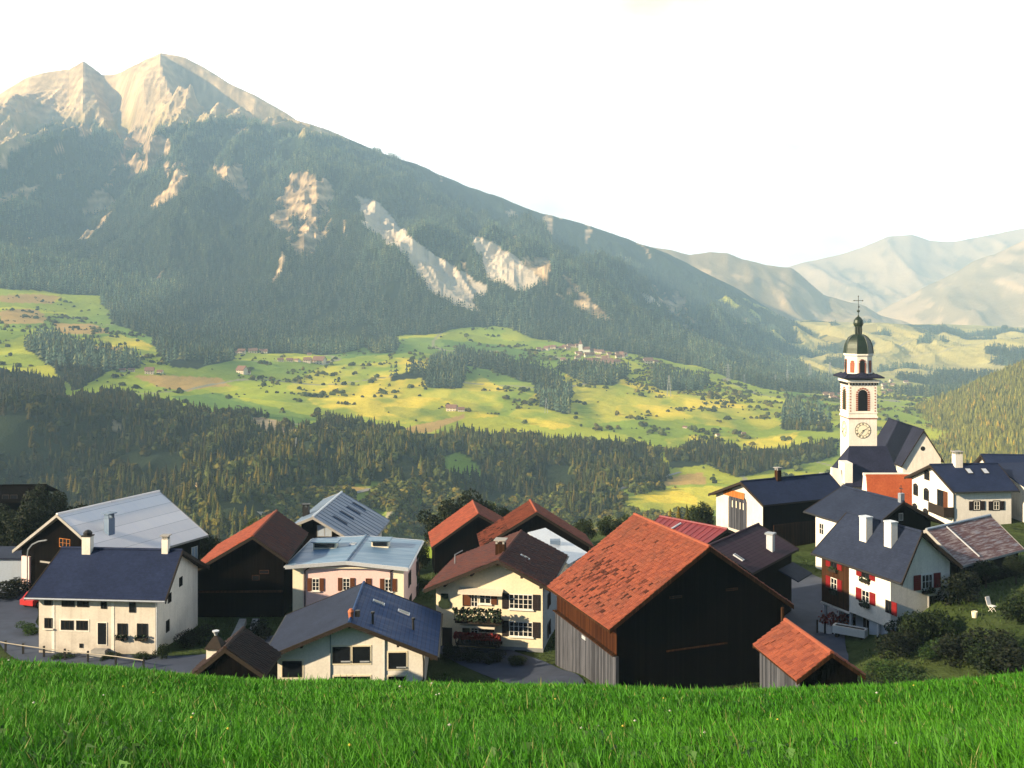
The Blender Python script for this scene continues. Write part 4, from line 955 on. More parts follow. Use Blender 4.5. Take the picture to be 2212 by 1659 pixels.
# H5: pink house
h = House('H5', 'pink_house', 'pink plastered house with brown shutters and nearly flat pale blue roof', 'house', oh=0.55, og=0.5, th=0.22)
h.walls(M['pink'], M['pink']); h.roof(M['pinkroof'], edge=M['lightmetal'], ridge=M['pinkroof'], gut=M['lightmetal'])
for x, y in ((797, 868), (1035, 866), (1362, 872)): h.win('A', *c2(x, y), .68, 1.15, sh='brownsh', shw=.42, sill='wframe', div=(2, 3))
h.win('A', *c2(1208, 868), .55, 1.15, frame='brownsh', pane='brownsh', div=(1, 4), label='closed brown shutter window')
for x, y in ((1585, 730), (1525, 822), (1585, 925), (1530, 1010)): h.win('L', *c2(x, y), .8, 1.35, frame='dframe', sh='darksh', shw=.4, div=(2, 2))
for y0, y1_ in ((h.y2 - 1.0, h.y2 + .02), (h.y1 - .02, h.y1 + 1.0)):
    b = MB(); b.box((h.xa - .03, y0, h.low), (h.xa + .02, y1_, h.Z - .75)); h.part('corner_quoin', 'cream', b)
for y_ in (h.y2 - 1.15, h.y1 + 1.2): h.pipe([(h.xa - .5, y_ - .5, h.Z - .62), (h.xa - .09, y_, h.Z - 1.0), (h.xa - .09, y_, h.low)], .06, 'dframe')
b = MB(); b.box((h.xa - .28, h.y1 + .1, h.Z - .72), (h.xa - .01, h.y2 - .1, h.Z - .6)); h.part('cornice', 'cream', b)
for t, x, y, w_ in ((1, 866, 590, 2.3), (-1, 1296, 578, 1.7)):
    p = h.roofhit(t, *c2(x, y)); m_ = MB(); m_.box((p.x - .05, p.y - w_ / 2, p.z - .1), (p.x + 1.1, p.y + w_ / 2, p.z + .62)); o = h.part('dormer', 'cream', m_, 'cream flat dormer' if t > 0 else 'dark brown flat dormer')
    m_ = MB(); m_.box((p.x - .14, p.y - w_ / 2 + .15, p.z + .16), (p.x - .06, p.y + w_ / 2 - .15, p.z + .5)); h.part('pane', 'glass', m_, parent=o)
    m_ = MB(); m_.box((p.x - .3, p.y - w_ / 2 - .2, p.z + .63), (p.x + 1.5, p.y + w_ / 2 + .2, p.z + .72)); h.part('dormer_roof', 'pinkroof', m_, parent=o)
h.skylight(1, *c2(1085, 555), .7, .6)
# H6: front house with the blue sheet roof
h = House('H6', 'house', 'white front house with wide blue sheet metal roof just beyond the grass', 'house', oh=1.0, og=0.9)
h.walls(M['white_clean'], M['white_clean']); h.roof((M['bluemetal'], M['slate_grey']), edge=M['beam'], ridge=M['bluemetal'], gut=M['iron'])  # sky reflection painted as stronger blue on the right plane, left plane grey
for x, y, w_, hh in ((613, 1525, 1.45, 1.2), (995, 1416, 1.28, 1.22), (1150, 1414, 1.28, 1.22), (1430, 1460, 1.3, 1.2), (1005, 1640, 1.28, 1.1), (1150, 1640, 1.28, 1.1), (1430, 1640, 1.3, 1.1)): h.win('A', *c2(x, y), w_, hh, frame='dframe', surround='cream', div=(1, 1))
for x, y in ((1030, 1466), (1178, 1466), (1462, 1512)):
    p = h.hit('A', *c2(x, y)); b = MB(); b.box((h.xa - .09, p.y - .35, p.z - .04), (h.xa - .052, p.y + .35, p.z + .06)); h.part('blind_strip', 'lightmetal', b)
for x in (912, 1335):
    p = h.hit('A', *c2(x, 1450)); h.pipe([(h.xa - .05, p.y, h.roofz(p.y) - .5), (h.xa - .05, p.y, h.low)], .045, 'gutter')
p = h.hit('A', *c2(1605, 1500)); h.pipe([(h.xa - .3, h.y1 + .1, h.roofz(h.y1) - .3), (h.xa - .12, h.y1 + .05, h.roofz(h.y1) - 1.0), (h.xa - .12, h.y1 + .05, p.z - 1.0), (h.xa - .12, h.y1 + .5, p.z - 1.3), (h.xa - .12, h.y1 + .5, h.low)], .06, 'iron')
for x, y in ((1285, 1012), (1480, 1088)): h.skylight(-1, *c2(x, y), .62, 1.0)
for x, y in ((1240, 1175), (1555, 1220)):
    p = h.roofhit(-1, *c2(x, y)); b = MB(); b.lathe([(.09, p.z - .2), (.09, p.z + .75), (.15, p.z + .78), (.15, p.z + .92)], p.xy, 8); h.part('vent_pipe', 'iron', b)
b = MB(); p = h.corner(-1, 0) + Vector((1.1, 0, 0)); b.lathe([(.16, p.z), (.2, p.z + .35), (.24, p.z + .5), (.12, p.z + .7)], p.xy, 10); h.part('chimney_pot', 'clay', b)
b = MB(); b.box((p.x - .05, p.y - .65, p.z + .1), (p.x + .3, p.y - .3, p.z + .55)); h.part('aerial_box', 'iron', b)
b = MB()
for t in (-.93, -.55, 0, .55, .93):
    yy = t * (h.W1 if t < 0 else h.W2); z = h.roofz(yy) - .32; b.box((-h.L + .05, yy - .09, z - .12), (h.xa - .01, yy + .09, z + .10))
h.part('purlin_ends', 'beam', b)
# H7: cream house with brown tiles
h = House('H7', 'house', 'cream house with brown tile roof, planted balconies and dark shutters', 'house', oh=0.75, og=1.1)
h.walls(M['yellow'], M['bluewall']); h.roof((M['brownroof'], M['brownroof']), tile=(.32, .40), ridge=M['brownroof'], gut=M['iron'])
for y in (797, 1117): h.win('A', *c7(1100, y), 2.0, 1.25, sh='darksh', shw=.58, sill='wframe', div=(5, 3))
h.win('A', *c7(470, 765), .75, 1.2, frame='darksh', pane='brownsh', div=(1, 1)); h.win('A', *c7(557, 770), .6, 1.25, div=(2, 3)); h.win('A', *c7(683, 755), 1.0, .95, div=(2, 2), sill='wframe', sh='brownsh', shw=.5, one=1)
h.win('A', *c7(557, 1110), .62, .9, div=(2, 3)); h.win('A', *c7(700, 1105), 1.3, .65, frame='dframe', div=(3, 1)); h.win('A', *c7(460, 1110), .62, .9, frame='darksh', pane='darksh', div=(1, 1))
for y, hh, m_, lb, sd in ((985, 1.05, 'plantdark', 'balcony hung with dark green plants', 1), (1240, .5, 'redflower', 'balcony edged with red geraniums', 2)):
    p = h.hit('A', *c7(630, y)); w_ = 3.9 if sd == 1 else 3.75; b = MB(); b.box((h.xa - 1.25, p.y - w_ / 2, p.z - .18), (h.xa - .01, p.y + w_ / 2, p.z)); o = h.part('balcony', 'beam', b, lb)
    b = MB()
    for i in range(17): yy = p.y - w_ / 2 + w_ * i / 16; b.box((h.xa - 1.25, yy - .035, p.z), (h.xa - 1.2, yy + .035, p.z + .85))
    b.box((h.xa - 1.29, p.y - w_ / 2, p.z + .85), (h.xa - 1.17, p.y + w_ / 2, p.z + .93)); h.part('railing', 'beam', b, parent=o)
    fr = Matrix.Translation((h.xa - 1.30, p.y, p.z + (.15 if sd == 1 else .45))) @ Matrix.Rotation(R(-90), 4, 'Z'); f = clumps(fr, w_ + .2, hh, .3, 420, 5 + sd, .14); f.build('plants', M[m_], o)
    if sd == 1:
        f = clumps(fr @ Matrix.Translation((.5, -.18, .35)), 2.6, .45, .06, 40, 19, .09); f.build('flowers', M['cream'], o)
for y, w_ in ((655, 3.8), (1040, 3.0)):
    p = h.hit('A', *c7(640 if y < 800 else 610, y)); b = MB(); b.prism([(h.xa - .02, p.y - w_ / 2, p.z + .12), (h.xa - .75, p.y - w_ / 2, p.z - .12), (h.xa - .75, p.y - w_ / 2, p.z - .3), (h.xa - .02, p.y - w_ / 2, p.z + .02)], (0, w_, 0)); h.part('awning', 'striped', b)
p = h.hit('A', *c7(210, 790)); f = MB()
f.prism([(h.xa - .02, p.y + dy, p.z + dz) for dy, dz in ((-.3, .65), (.3, .65), (.33, .1), (.52, -.1), (.5, -.45), (.2, -.62), (-.2, -.62), (-.5, -.45), (-.52, -.1), (-.33, .1))], (-.12, 0, 0)); h.part('wall_plaque', 'plantdark', f, 'dark urn-shaped ornament')
h.win('A', *c7(240, 1215), .85, 1.7, frame='darksh', pane='darksh', div=(1, 1), name='door')
p = h.hit('A', *c7(1130, 1330)); b = MB(); b.box((h.xa - .08, h.y1 - .06, h.low), (h.xa - .005, p.y + 2.4, p.z)); h.part('plinth', 'greybase', b)
h.win('A', *c7(1100, 1378), 1.0, .25, frame='dframe', div=(1, 1), off=.08)
for u_, v_ in (c7(1425, 770), c7(1425, 1110)): h.win('L', u_, v_, .8, 1.2, frame='dframe', sh='darksh')
h.skylight(-1, *c3(902, 658), .5, .9); p = h.roofhit(1, *c7(865, 235)); h.chimney(1, *c7(865, 235), .9, .8, .9, 'brownwood', 'slab', 'concrete')
p = h.roofhit(1, *c7(330, 365)); h.pipe([p, p + Vector((0, 0, .9)), p + Vector((.5, -.6, 1.2))], .05, 'gutter', 'stovepipe')
b = MB()
for yy in (-3.6, -2.0, 0, 2.3, 4.6): z = h.roofz(yy) - .34; b.box((-h.L + .06, yy - .1, z - .14), (h.xa - .01, yy + .1, z + .1))
h.part('purlin_ends', 'beam', b)
# H8, H9: red barns behind
h = House('H8', 'barn', 'smaller dark barn with red tile roof standing before the dark tree', 'barn', oh=0.4, og=0.4); h.walls(M['darkwood'], M['darkwood']); h.roof((M['redtile'], M['redtile']), tile=(.3, .38), ridge=M['redtile'])
dk = lambda a, b_: np.where((b_ < .42), .30, .03)
h = House('H9', 'barn', 'dark barn with speckled red tile roof behind the cream house', 'barn', oh=0.45, og=0.5); h.walls(M['darkwood'], M['darkwood']); h.roof((M['redtile'], M['orangetile']), tile=(.3, .38), ridge=M['redtile'])
h.tiles(h.quad(1), M['orangetile'], (.3, .38), lambda a, b_: np.where(b_ < .5, .35, .02))
# lean-to with pale roof
q = [onz(1228, 1219, -24.9), onz(1270, 1194, -24.9), onz(1178, 1140, -23.7), onz(1140, 1150, -23.7)]; c_ = sum(q, Vector()) / 4; r_ = empty('shed', (c_.x, c_.y, gz(c_.x, c_.y))); tag(r_, 'small shed with pale metal roof squeezed behind the cream house', 'shed')
ql = [p - r_.location for p in q]; b = MB(); b.slab(ql, .12); o = b.build('roof', M['lightmetal'], r_); b = MB(); b.prism([p.lerp(sum(ql, Vector()) / 4, .1) - Vector((0, 0, .18)) for p in ql], (0, 0, -6)); b.build('wall', M['white'], r_)
b = MB(); cc = ql[2].lerp(ql[0], .45); b.box((cc.x - .5, cc.y - .4, cc.z - .1), (cc.x + .5, cc.y + .5, cc.z + .35)); b.build('skylight', M['bluegrey'], r_)
# H10: the big barn in front
h = House('H10', 'barn', 'big foreground barn with bright orange-red tile roof and black gable', 'barn', oh=0.75, og=0.55)
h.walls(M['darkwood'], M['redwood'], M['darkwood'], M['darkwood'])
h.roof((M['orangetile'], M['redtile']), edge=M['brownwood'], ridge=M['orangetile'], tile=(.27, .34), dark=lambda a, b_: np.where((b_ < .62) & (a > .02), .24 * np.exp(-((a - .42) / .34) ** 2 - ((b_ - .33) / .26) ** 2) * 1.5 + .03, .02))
pa, pb = h.hit('L', *c3(1160, 1075)), h.hit('L', *c3(1585, 1400)); b = MB()
b.prism([(h.xa - .02, h.y1 - .12, pa.z), (h.xb + .02, h.y1 - .12, pb.z), (h.xb + .02, h.y1 - .12, h.low), (h.xa - .02, h.y1 - .12, h.low)], (0, .115, 0)); h.part('plank_cladding', 'greywood', b, 'weathered grey boards along the lower side wall')
b = MB(); b.prism([(h.xa - .05, h.y1 - .35, pa.z - .02), (h.xb + .05, h.y1 - .35, pb.z - .02), (h.xb + .05, h.y1 - .35, pb.z + .06), (h.xa - .05, h.y1 - .35, pa.z + .06)], (0, .345, 0)); h.part('ledge', 'brownwood', b)
b = MB(); b.box((h.xb - .02, h.y1 - .14, h.low), (h.xb + .16, h.y1 + .10, pb.z - .03)); h.part('corner_post', 'greywood', b)
p = h.hit('L', *c3(1375, 1280)); b = MB(); b.box((p.x - .35, h.y1 - .18, p.z - .12), (p.x + .35, h.y1 - .125, p.z + .12)); h.part('wall_sign', 'lightmetal', b)
for x, y in ((555, 965), (990, 905)): h.win('B', *c4(x, y), 1.0, .18, frame='brownwood', div=(1, 1), name='slit_opening')
p1, p2 = h.hit('B', *c4(480, 1385)), h.hit('B', *c4(950, 1320)); b = MB(); b.bar(p1 + Vector((.1, 0, 0)), p2 + Vector((.1, 0, 0)), .07, n=4); h.part('rail', 'brownwood', b)
b = MB(); p = h.hit('B', *c4(1385, 1060)); b.box((h.xb + .1, h.y2 - .25, h.low), (h.xb + .28, h.y2 - .07, h.roofz(h.y2) - .6)); h.part('corner_post', 'brownwood', b)
# H11
h = House('H11', 'barn', 'dark shed with purple-brown sheet roof and steel chimney right of the big barn', 'barn', oh=0.5, og=0.5); h.walls(M['darkwood'], M['darkwood']); h.roof(M['purple'], ridge=M['purple'])
p = h.roofhit(-1, *c4(1292, 598)); b = MB(); b.box((p.x - .3, p.y - .3, p.z - .5), (p.x + .3, p.y + .3, p.z + 1.45)); o = h.part('chimney', 'lightmetal', b); b = MB(); b.box((p.x - .42, p.y - .42, p.z + 1.451), (p.x + .42, p.y + .42, p.z + 1.6)); h.part('chimney_cap', 'gutter', b, parent=o)
h.skylight(-1, *c4(1043, 660), .45, 1.0)
b = MB(); yb = h.y1; b.slab([(h.xb - 3.4, yb - 1.9, h.roofz(yb) - 2.3), (h.xb + .3, yb - 1.9, h.roofz(yb) - 2.3), (h.xb + .3, yb - .01, h.roofz(yb) - 1.5), (h.xb - 3.4, yb - .01, h.roofz(yb) - 1.5)], .12); h.part('porch_roof', 'slate_grey', b)
# H12
h = House('H12', 'shed', 'low building with maroon sheet roof behind the big barn', 'shed', oh=0.4, og=0.4); h.walls(M['darkwood'], M['darkwood']); h.roof(M['maroon'], ridge=M['maroon'], seams=.7)
p = h.roofhit(-1, *c4(560, 425)); b = MB(); q0 = h.roofhit(-1, *c4(520, 445)); q1 = h.roofhit(-1, *c4(595, 400)); b.bar(q0 + Vector((0, 0, .12)), q1 + Vector((0, 0, .12)), .11, n=6); h.part('roof_rail', 'lightmetal', b)
# H13: stable house with plank gate
h = House('H13', 'stable', 'long blue-roofed stable with grey plank gate in its pale gable', 'stable', oh=0.6, og=0.9); h.walls(M['white_old'], M['darkwood']); h.roof(M['slate'], edge=M['beam'], ridge=M['slate'])
p = h.hit('A', *c4(1037, 300)); w_, hh = 3.6, 4.6; n = 8
b = MB(); b.prism([(h.xa - .07, p.y + w_ / 2, p.z - hh / 2), (h.xa - .07, p.y - w_ / 2, p.z - hh / 2)] + [(h.xa - .07, p.y - w_ / 2 * math.cos(math.pi * i / n), p.z + hh / 2 - .9 + .9 * math.sin(math.pi * i / n)) for i in range(n + 1)], (.065, 0, 0)); o = h.part('gate', 'greywood', b, 'tall arched gate of grey boards')
b = MB()
for x, y in ((1000, 240), (1030, 245), (1060, 255), (1085, 262)):
    p2 = h.hit('A', *c4(x, y)); b.box((h.xa - .10, p2.y - .07, p2.z - .42), (h.xa - .072, p2.y + .07, p2.z + .42))
h.part('slats', 'cream', b, parent=o)
p = h.hit('A', *c4(1010, 165)); b = MB(); b.box((h.xa - .13, p.y - 2.1, p.z - .35), (h.xa - .075, p.y + 2.1, p.z + .45)); h.part('gable_boarding', 'orangewood', b, 'orange boards above the gate')
h.win('L', *c4(1462, 437), .9, .75, frame='brownwood', pane='cream', div=(1, 1), label='small window with a pale blind'); h.chimney(1, *c4(1350, 40), .6, .6, 1.0, 'brownwood', 'slab', 'concrete')  # cream pane colour stands in for the lit window
b = MB(); b.box((h.xa + 1.6, h.y1 - .1, h.low), (h.xb - .2, h.y1 - .005, h.Z - 5.0)); h.part('plank_cladding', 'brownwood', b)
# H14
h = House('H14', 'house', 'white house with dark grey-blue roof behind the red-shuttered house', 'house', oh=0.6, og=0.9); h.walls(M['brownwood'], M['white_clean'], M['darkwood']); h.roof(M['slate_grey'], edge=M['beam'], ridge=M['slate_grey'], gut=M['iron'])
h.win('L', *c4(1690, 435), .8, 1.25, div=(2, 2), surround='cream'); h.win('B', *c5(885, 530), .55, .8); p = h.corner(.93, 0)
b = MB(); b.box((p.x - .3, p.y - .25, p.z - .3), (p.x + .15, p.y + .25, p.z + .85)); o = h.part('chimney', 'gutter', b); b = MB(); b.bar((p.x - .1, p.y, p.z + .85), (p.x - .1, p.y, p.z + 1.7), .04); b.box((p.x - .35, p.y - .04, p.z + 1.3), (p.x + .2, p.y + .04, p.z + 1.38)); h.part('aerial', 'iron', b, parent=o)
# H15: right front house, red shutters
h = House('H15', 'house', 'white and brown house with red shutters and two white chimneys at the garden', 'house', oh=0.55, og=0.35)
zmid_a, zmid_b = None, None
h.walls(M['white_clean'], M['white_clean'], M['white'])
pa, pb = h.hit('L', *c8(130, 1020)), h.hit('L', *c8(1000, 1390)); zc = (pa.z + pb.z) / 2 - .1
# rebuild: upper storey overhangs a recessed ground floor
bpy.data.objects.remove(h.w); h.walls(M['white_clean'], M['white_clean'], M['white'], zlow=zc)
b = MB(); b.box((h.xa + .4, h.y1 + 1.5, h.low), (h.xb - .004, h.y2 - .004, zc - .003)); b.box((h.xb - 3.0, h.y1 + .35, h.low), (h.xb - .006, h.y1 + 1.499, zc - .003)); h.part('ground_floor_wall', 'bluewall', b, 'shaded grey-blue recessed ground floor')
pw = h.hit('L', *c8(418, 850)); b = MB(); b.box((h.xa - .03, h.y1 - .06, zc + .02), (pw.x, h.y1 - .003, h.roofz(h.y1) - h.th - .04)); h.part('timber_cladding', 'brownwood', b, 'dark brown boards on the far end of the side wall')
b = MB(); b.box((h.xa - .05, h.y1 - .14, zc - .15), (pw.x + .1, h.y1 + .02, zc - .001)); h.part('floor_beam', 'white', b)
for x in (150, 425, 722):
    p = h.hit('L', *c8(x, 1250)); b = MB(); b.box((p.x - .1, h.y1 + .05, h.low), (p.x + .1, h.y1 + .25, zc - .16)); h.part('post', 'lightmetal', b)
h.win('L', *c8(262, 855), .85, 1.0, sh='redsh', shw=.62, box='plantdark', div=(2, 2), off=.06); h.win('L', *c8(262, 640), .85, .7, frame='dframe', sh='redsh', shw=.62, box='plantdark', off=.06)
h.win('L', *c8(600, 752), .95, .65, frame='dframe', sh='redsh', shw=.66, box='plantdark'); h.win('L', *c8(600, 992), .95, 1.0, sh='redsh', shw=.7, box='plantdark', div=(2, 2)); h.win('L', *c8(848, 1105), .75, 1.05, frame='dframe', sh='redsh', shw=.6, one=1)
h.y1 += 1.5; h.win('L', *c8(648, 1325), 1.0, 1.15, frame='wframe', sh='dframe', shw=.3); h.win('L', *c8(470, 1250), .5, 1.2, frame='dframe', div=(1, 1)); h.y1 -= 1.5
h.y1 += .35; h.win('L', *c8(885, 1410), .9, .8, frame='brownsh'); h.y1 -= .35
h.win('B', *c8(1262, 830), 1.15, 1.2, sh='redsh', shw=.75, surround='wframe', div=(3, 2), box='plantdark'); h.win('B', *c8(1345, 1090), 1.2, 1.7, frame='dframe', div=(1, 1), surround='wframe', name='door')
h.roof(M['slate_grey'], edge=M['beam'], ridge=M['slate_grey'], gut=M['iron'])
h.chimney(-1, *c8(600, 352), .85, .7, 1.75, 'white_clean', 'plain', 'lightmetal'); h.chimney(-1, *c8(870, 412), .85, .7, 1.75, 'white_clean', 'plain', 'lightmetal')
b = MB(); q0 = h.corner(1, 0); q1 = h.corner(1, 1); b.prism([(h.xb + .05, h.y2 + .02, h.low), (h.xb - 2.2, h.y2 + .02, h.low), (h.xb - 2.2, h.y2 + .02, h.roofz(h.y2) - .3), (h.xb + .05, h.y2 + .02, h.roofz(h.y2) - .3)], (0, .8, 0)); h.part('timber_annex', 'darkwood', b)
H15 = h
# HUT
h = House('HUT', 'hut', 'little hut with bright orange tile roof at the meadow edge', 'hut', oh=0.3, og=0.25, th=.1); h.walls(M['darkwood'], M['greywood'], M['darkwood'], M['darkwood']); h.roof((M['orangetile'], M['redtile']), edge=M['brownwood'], ridge=M['orangetile'], tile=(.24, .30))
# RUST
t_ = NT(mat_ := mat('rusty_sheet', (.4, .3, .3), .6, .3)); co = t_.coord('UV', scale=(.35, 3.2, 1)); n1 = t_.noise(co, 1.5, 5, .7); n2 = t_.noise(t_.coord('UV'), .5, 3)
t_.base(t_.mix(t_.rng(n1, .40, .54, 0, 1), t_.mix(t_.rng(n2, .4, .6, 0, 1), (.36, .28, .26), (.27, .26, .29)), (.12, .045, .042))); M['rust'] = mat_
h = House('RUST', 'shed', 'open shed with streaky rusted sheet roof beside the red-shuttered house', 'shed', oh=0.5, og=0.5); h.walls(M['darkwood'], M['darkwood']); h.roof(M['rust'], edge=M['concrete'], ridge=M['gutter'])
p0, p1 = h.roofhit(-1, *c5(1190, 600)), h.roofhit(-1, *c5(1410, 800)); b = MB(); b.bar(p0 + Vector((0, 0, .08)), p1 + Vector((0, 0, .08)), .07, n=5); h.part('cable_conduit', 'lightmetal', b)
# H16
h = House('H16', 'house', 'white house with blue slate roof, arched gable windows and dark balcony near the church', 'house', oh=0.7, og=0.8); h.walls(M['white_clean'], M['white_clean']); h.roof(M['slate'], edge=M['beam'], ridge=M['slate'], gut=M['iron'])
for x, y in ((1392, 455), (1522, 455)): h.win('L', *c5(x, y), .75, 1.05, sh='darksh', shw=.55, surround='dframe', div=(2, 2))
for x, y, w_, hh in ((1060, 256, .95, .9), (985, 352, .9, 1.2), (1056, 385, .95, 1.2), (980, 480, .9, 1.0), (1052, 515, .95, 1.0)): h.win('A', *c5(x, y), w_ * 1.25, hh, frame='dframe', surround='darksh', arch=True)
h.win('A', *c5(1150, 408), 1.6, 2.2, frame='dframe', sh='brownsh', shw=1.0, one=1, name='balcony_door'); p = h.hit('A', *c5(1190, 505)); b = MB(); b.box((h.xa - 1.3, h.y1 - .2, p.z - .2), (h.xa - .01, p.y + 2.2, p.z)); o = h.part('balcony', 'beam', b)
b = MB(); b.box((h.xa - 1.3, h.y1 - .2, p.z + .001), (h.xa - 1.22, p.y + 2.2, p.z + 1.05)); b.box((h.xa - 1.219, h.y1 - .2, p.z + .001), (h.xa - .01, h.y1 - .12, p.z + 1.05)); h.part('railing', 'beam', b, parent=o)
for x in (1340, 1447): h.skylight(-1, *c5(x, 228), .75, 1.1, 'iron', 'lightmetal')
h.chimney(1, *c5(1262, 178), 1.0, .9, 1.3, 'white', 'slab', 'concrete'); p = h.hit('L', *c5(1305, 440)); h.pipe([(h.xa + .1, h.y1 - .5, h.roofz(h.y1) - .3), (h.xa + .08, h.y1 - .06, h.roofz(h.y1) - .8), (h.xa + .08, h.y1 - .06, h.low)], .06, 'dframe')
# H17 at the right edge
h = House('H17', 'house', 'house with dark blue roof at the far right, half behind the arched-window house', 'house', oh=0.6, og=0.6); h.walls(M['white_clean'], M['white_clean']); h.roof(M['slate'], edge=M['beam'], ridge=M['slate'])
# annexe with brown balconies at the right frame edge
b = empty('annexe', (64.6, 138.2, gz(64.6, 138.2)), R(6.9)); tag(b, 'white annexe with two dark openings joined to the arched-window house', 'annexe')
m_ = MB(); m_.box((0, 0, -1.5), (5, 7, 4.6)); m_.build('wall', M['white'], b); m_ = MB(); m_.slab([(-.3, -.6, 4.6), (5.5, -.6, 4.6), (5.5, 7.5, 6.4), (-.3, 7.5, 6.4)], .2); m_.build('roof', M['slate'], b)
for z in (.5, 3.0): m_ = MB(); m_.box((.25, -.06, z), (2.6, .02, z + 1.5)); o = m_.build('window', M['dframe'], b); m_ = MB(); m_.box((.4, -.08, z + .12), (2.45, -.061, z + 1.4)); m_.build('pane', M['brownsh'], o)
# small front hut with chimney, dark roof
X_, Y_ = (507 - HU) / FPX * 74, 74.0
h = House('', 'hut', 'dark little roof with white chimney peeking over the grass by the road', 'hut', oh=.2, og=.2, p=(X_, Y_, -(1388 - HV) / FPX * 73, 88, 2.2, 2.6, 1.75, 2.8, 2.3, 0, 0)); h.walls(M['darkwood'], M['darkwood']); h.roof((M['darktile'], M['darktile']), tile=(.28, .32), ridge=M['darktile'])
p = at(466, 1414, 73.4); pl = h.I @ p; b = MB(); b.box((pl.x - .45, pl.y - .5, pl.z - .6), (pl.x + .45, pl.y + .5, pl.z + .5)); o = h.part('chimney', 'white', b)
b = MB(); b.lathe([(.85, pl.z + .5), (.8, pl.z + .6), (.1, pl.z + 1.3)], pl.xy, 4, rot=R(45)); h.part('chimney_cap', 'beam', b, parent=o)
b = MB(); b.lathe([(.1, pl.z + 1.29), (.12, pl.z + 1.4), (.24, pl.z + 1.55), (.24, pl.z + 1.6)], pl.xy, 8); h.part('chimney_finial', 'lightmetal', b, parent=o)
# ------------------------------------------------------------------ church
h = House('NAVE', 'church', 'village church with white clock tower, dark green dome and slate nave', 'church', oh=0.45, og=0.35)
h.walls(M['white'], M['white'], name='nave_wall'); h.roof(M['slate_church'], edge=M['beam'], ridge=M['slate_church'])
p = h.hit('B', *c6(1205, 1277)); b = MB(); fr = h.frame('B', p)
b.prism([fr @ Vector((.38 * math.cos(i * math.pi / 6), -.03, .38 * math.sin(i * math.pi / 6))) for i in range(12)], fr.to_3x3() @ Vector((0, .06, 0))); h.part('round_window', 'glass', b)
ch = h.root; CI = h.I
def cpart(name, m, b, parent=None, label=None, **k):
    b.v = [tuple(CI @ Vector(v)) for v in b.v]      # world -> church
    o = b.build(name, [M[x] for x in m] if isinstance(m, (tuple, list)) else M[m], parent or ch, **k)
    if label: o['label'] = label
    return o
TX, TY, TS = 57.85, 183.4, 2.33
tz = lambda v: -(v - HV) / FPX * 181.0
b = MB(); b.box((TX - TS, TY - TS, -33), (TX + TS, TY + TS, tz(822))); tower = cpart('tower', 'white', b)
b = MB()
for v0, v1, e in ((903, 899, .12), (893, 890, .08)): b.box((TX - TS - e, TY - TS - e, tz(v0)), (TX + TS + e, TY + TS + e, tz(v1)))
b.box((TX - TS - .3, TY - TS - .3, tz(826)), (TX + TS + .3, TY + TS + .3, tz(821)))
cpart('string_course', 'white_clean', b, tower)
b = MB(); b.box((TX - TS - .06, TY - TS - .06, tz(905.5)), (TX + TS + .06, TY + TS + .06, tz(903.2))); cpart('brick_band', 'brick', b, tower)
# cornice: flared eave whose edge dips at the middle of each side
b = MB(); n = 10; e0 = TS + .95; z0, z1 = tz(817), tz(808); rg = []
for sgn in range(4):
    for i in range(n):
        f = -1 + 2 * i / n; a, c = [(f, -1), (1, f), (-f, 1), (-1, -f)][sgn]
        rg.append((a, c, abs(f)))
low = [Vector((TX + a * e0, TY + c * e0, z0 + .0)) for a, c, f in rg]; lo2 = [Vector((TX + a * e0, TY + c * e0, z0 + .22)) for a, c, f in rg]
up = [Vector((TX + a * (TS - .1), TY + c * (TS - .1), z1 + .25 * math.cos(f * math.pi * 1.6))) for a, c, f in rg]
for i in range(len(rg)):
    j = (i + 1) % len(rg); b.face([low[i], low[j], lo2[j], lo2[i]]); b.face([lo2[i], lo2[j], up[j], up[i]])
b.face(low[::-1]); b.face(up); cpart('eave_roof', 'slate_church', b, tower)
b = MB()
for sgn in range(4):
    for i in range(9):
        f = -0.88 + 0.22 * i; d = TS + .10; a, c = [(f, -1), (1, f), (f, 1), (-1, f)][sgn]
        cx, cy_ = TX + (a * TS if sgn in (0, 2) else a * d), TY + (c * d if sgn in (0, 2) else c * TS); b.box((cx - .11, cy_ - .11, tz(832)), (cx + .11, cy_ + .11, tz(827.5)))
cpart('dentils', 'dframe', b, tower)
def arch_pts(w, z0, z1, n=8): return [(-w, z0), (w, z0)] + [(w * math.cos(math.pi * i / n), z1 - w + w * math.sin(math.pi * i / n)) for i in range(n + 1)]
def face_frame(k, d):
    q = {'S': ((1, 0, 0), (0, 1, 0), (TX, TY - d, 0)), 'W': ((0, -1, 0), (1, 0, 0), (TX - d, TY, 0)), 'E': ((0, 1, 0), (-1, 0, 0), (TX + d, TY, 0)), 'N': ((-1, 0, 0), (0, -1, 0), (TX, TY + d, 0))}[k]
    m = Matrix.Identity(4); m.col[0][:3] = q[0]; m.col[1][:3] = q[1]; m.col[2][:3] = (0, 0, 1); m.col[3][:3] = q[2]; return m
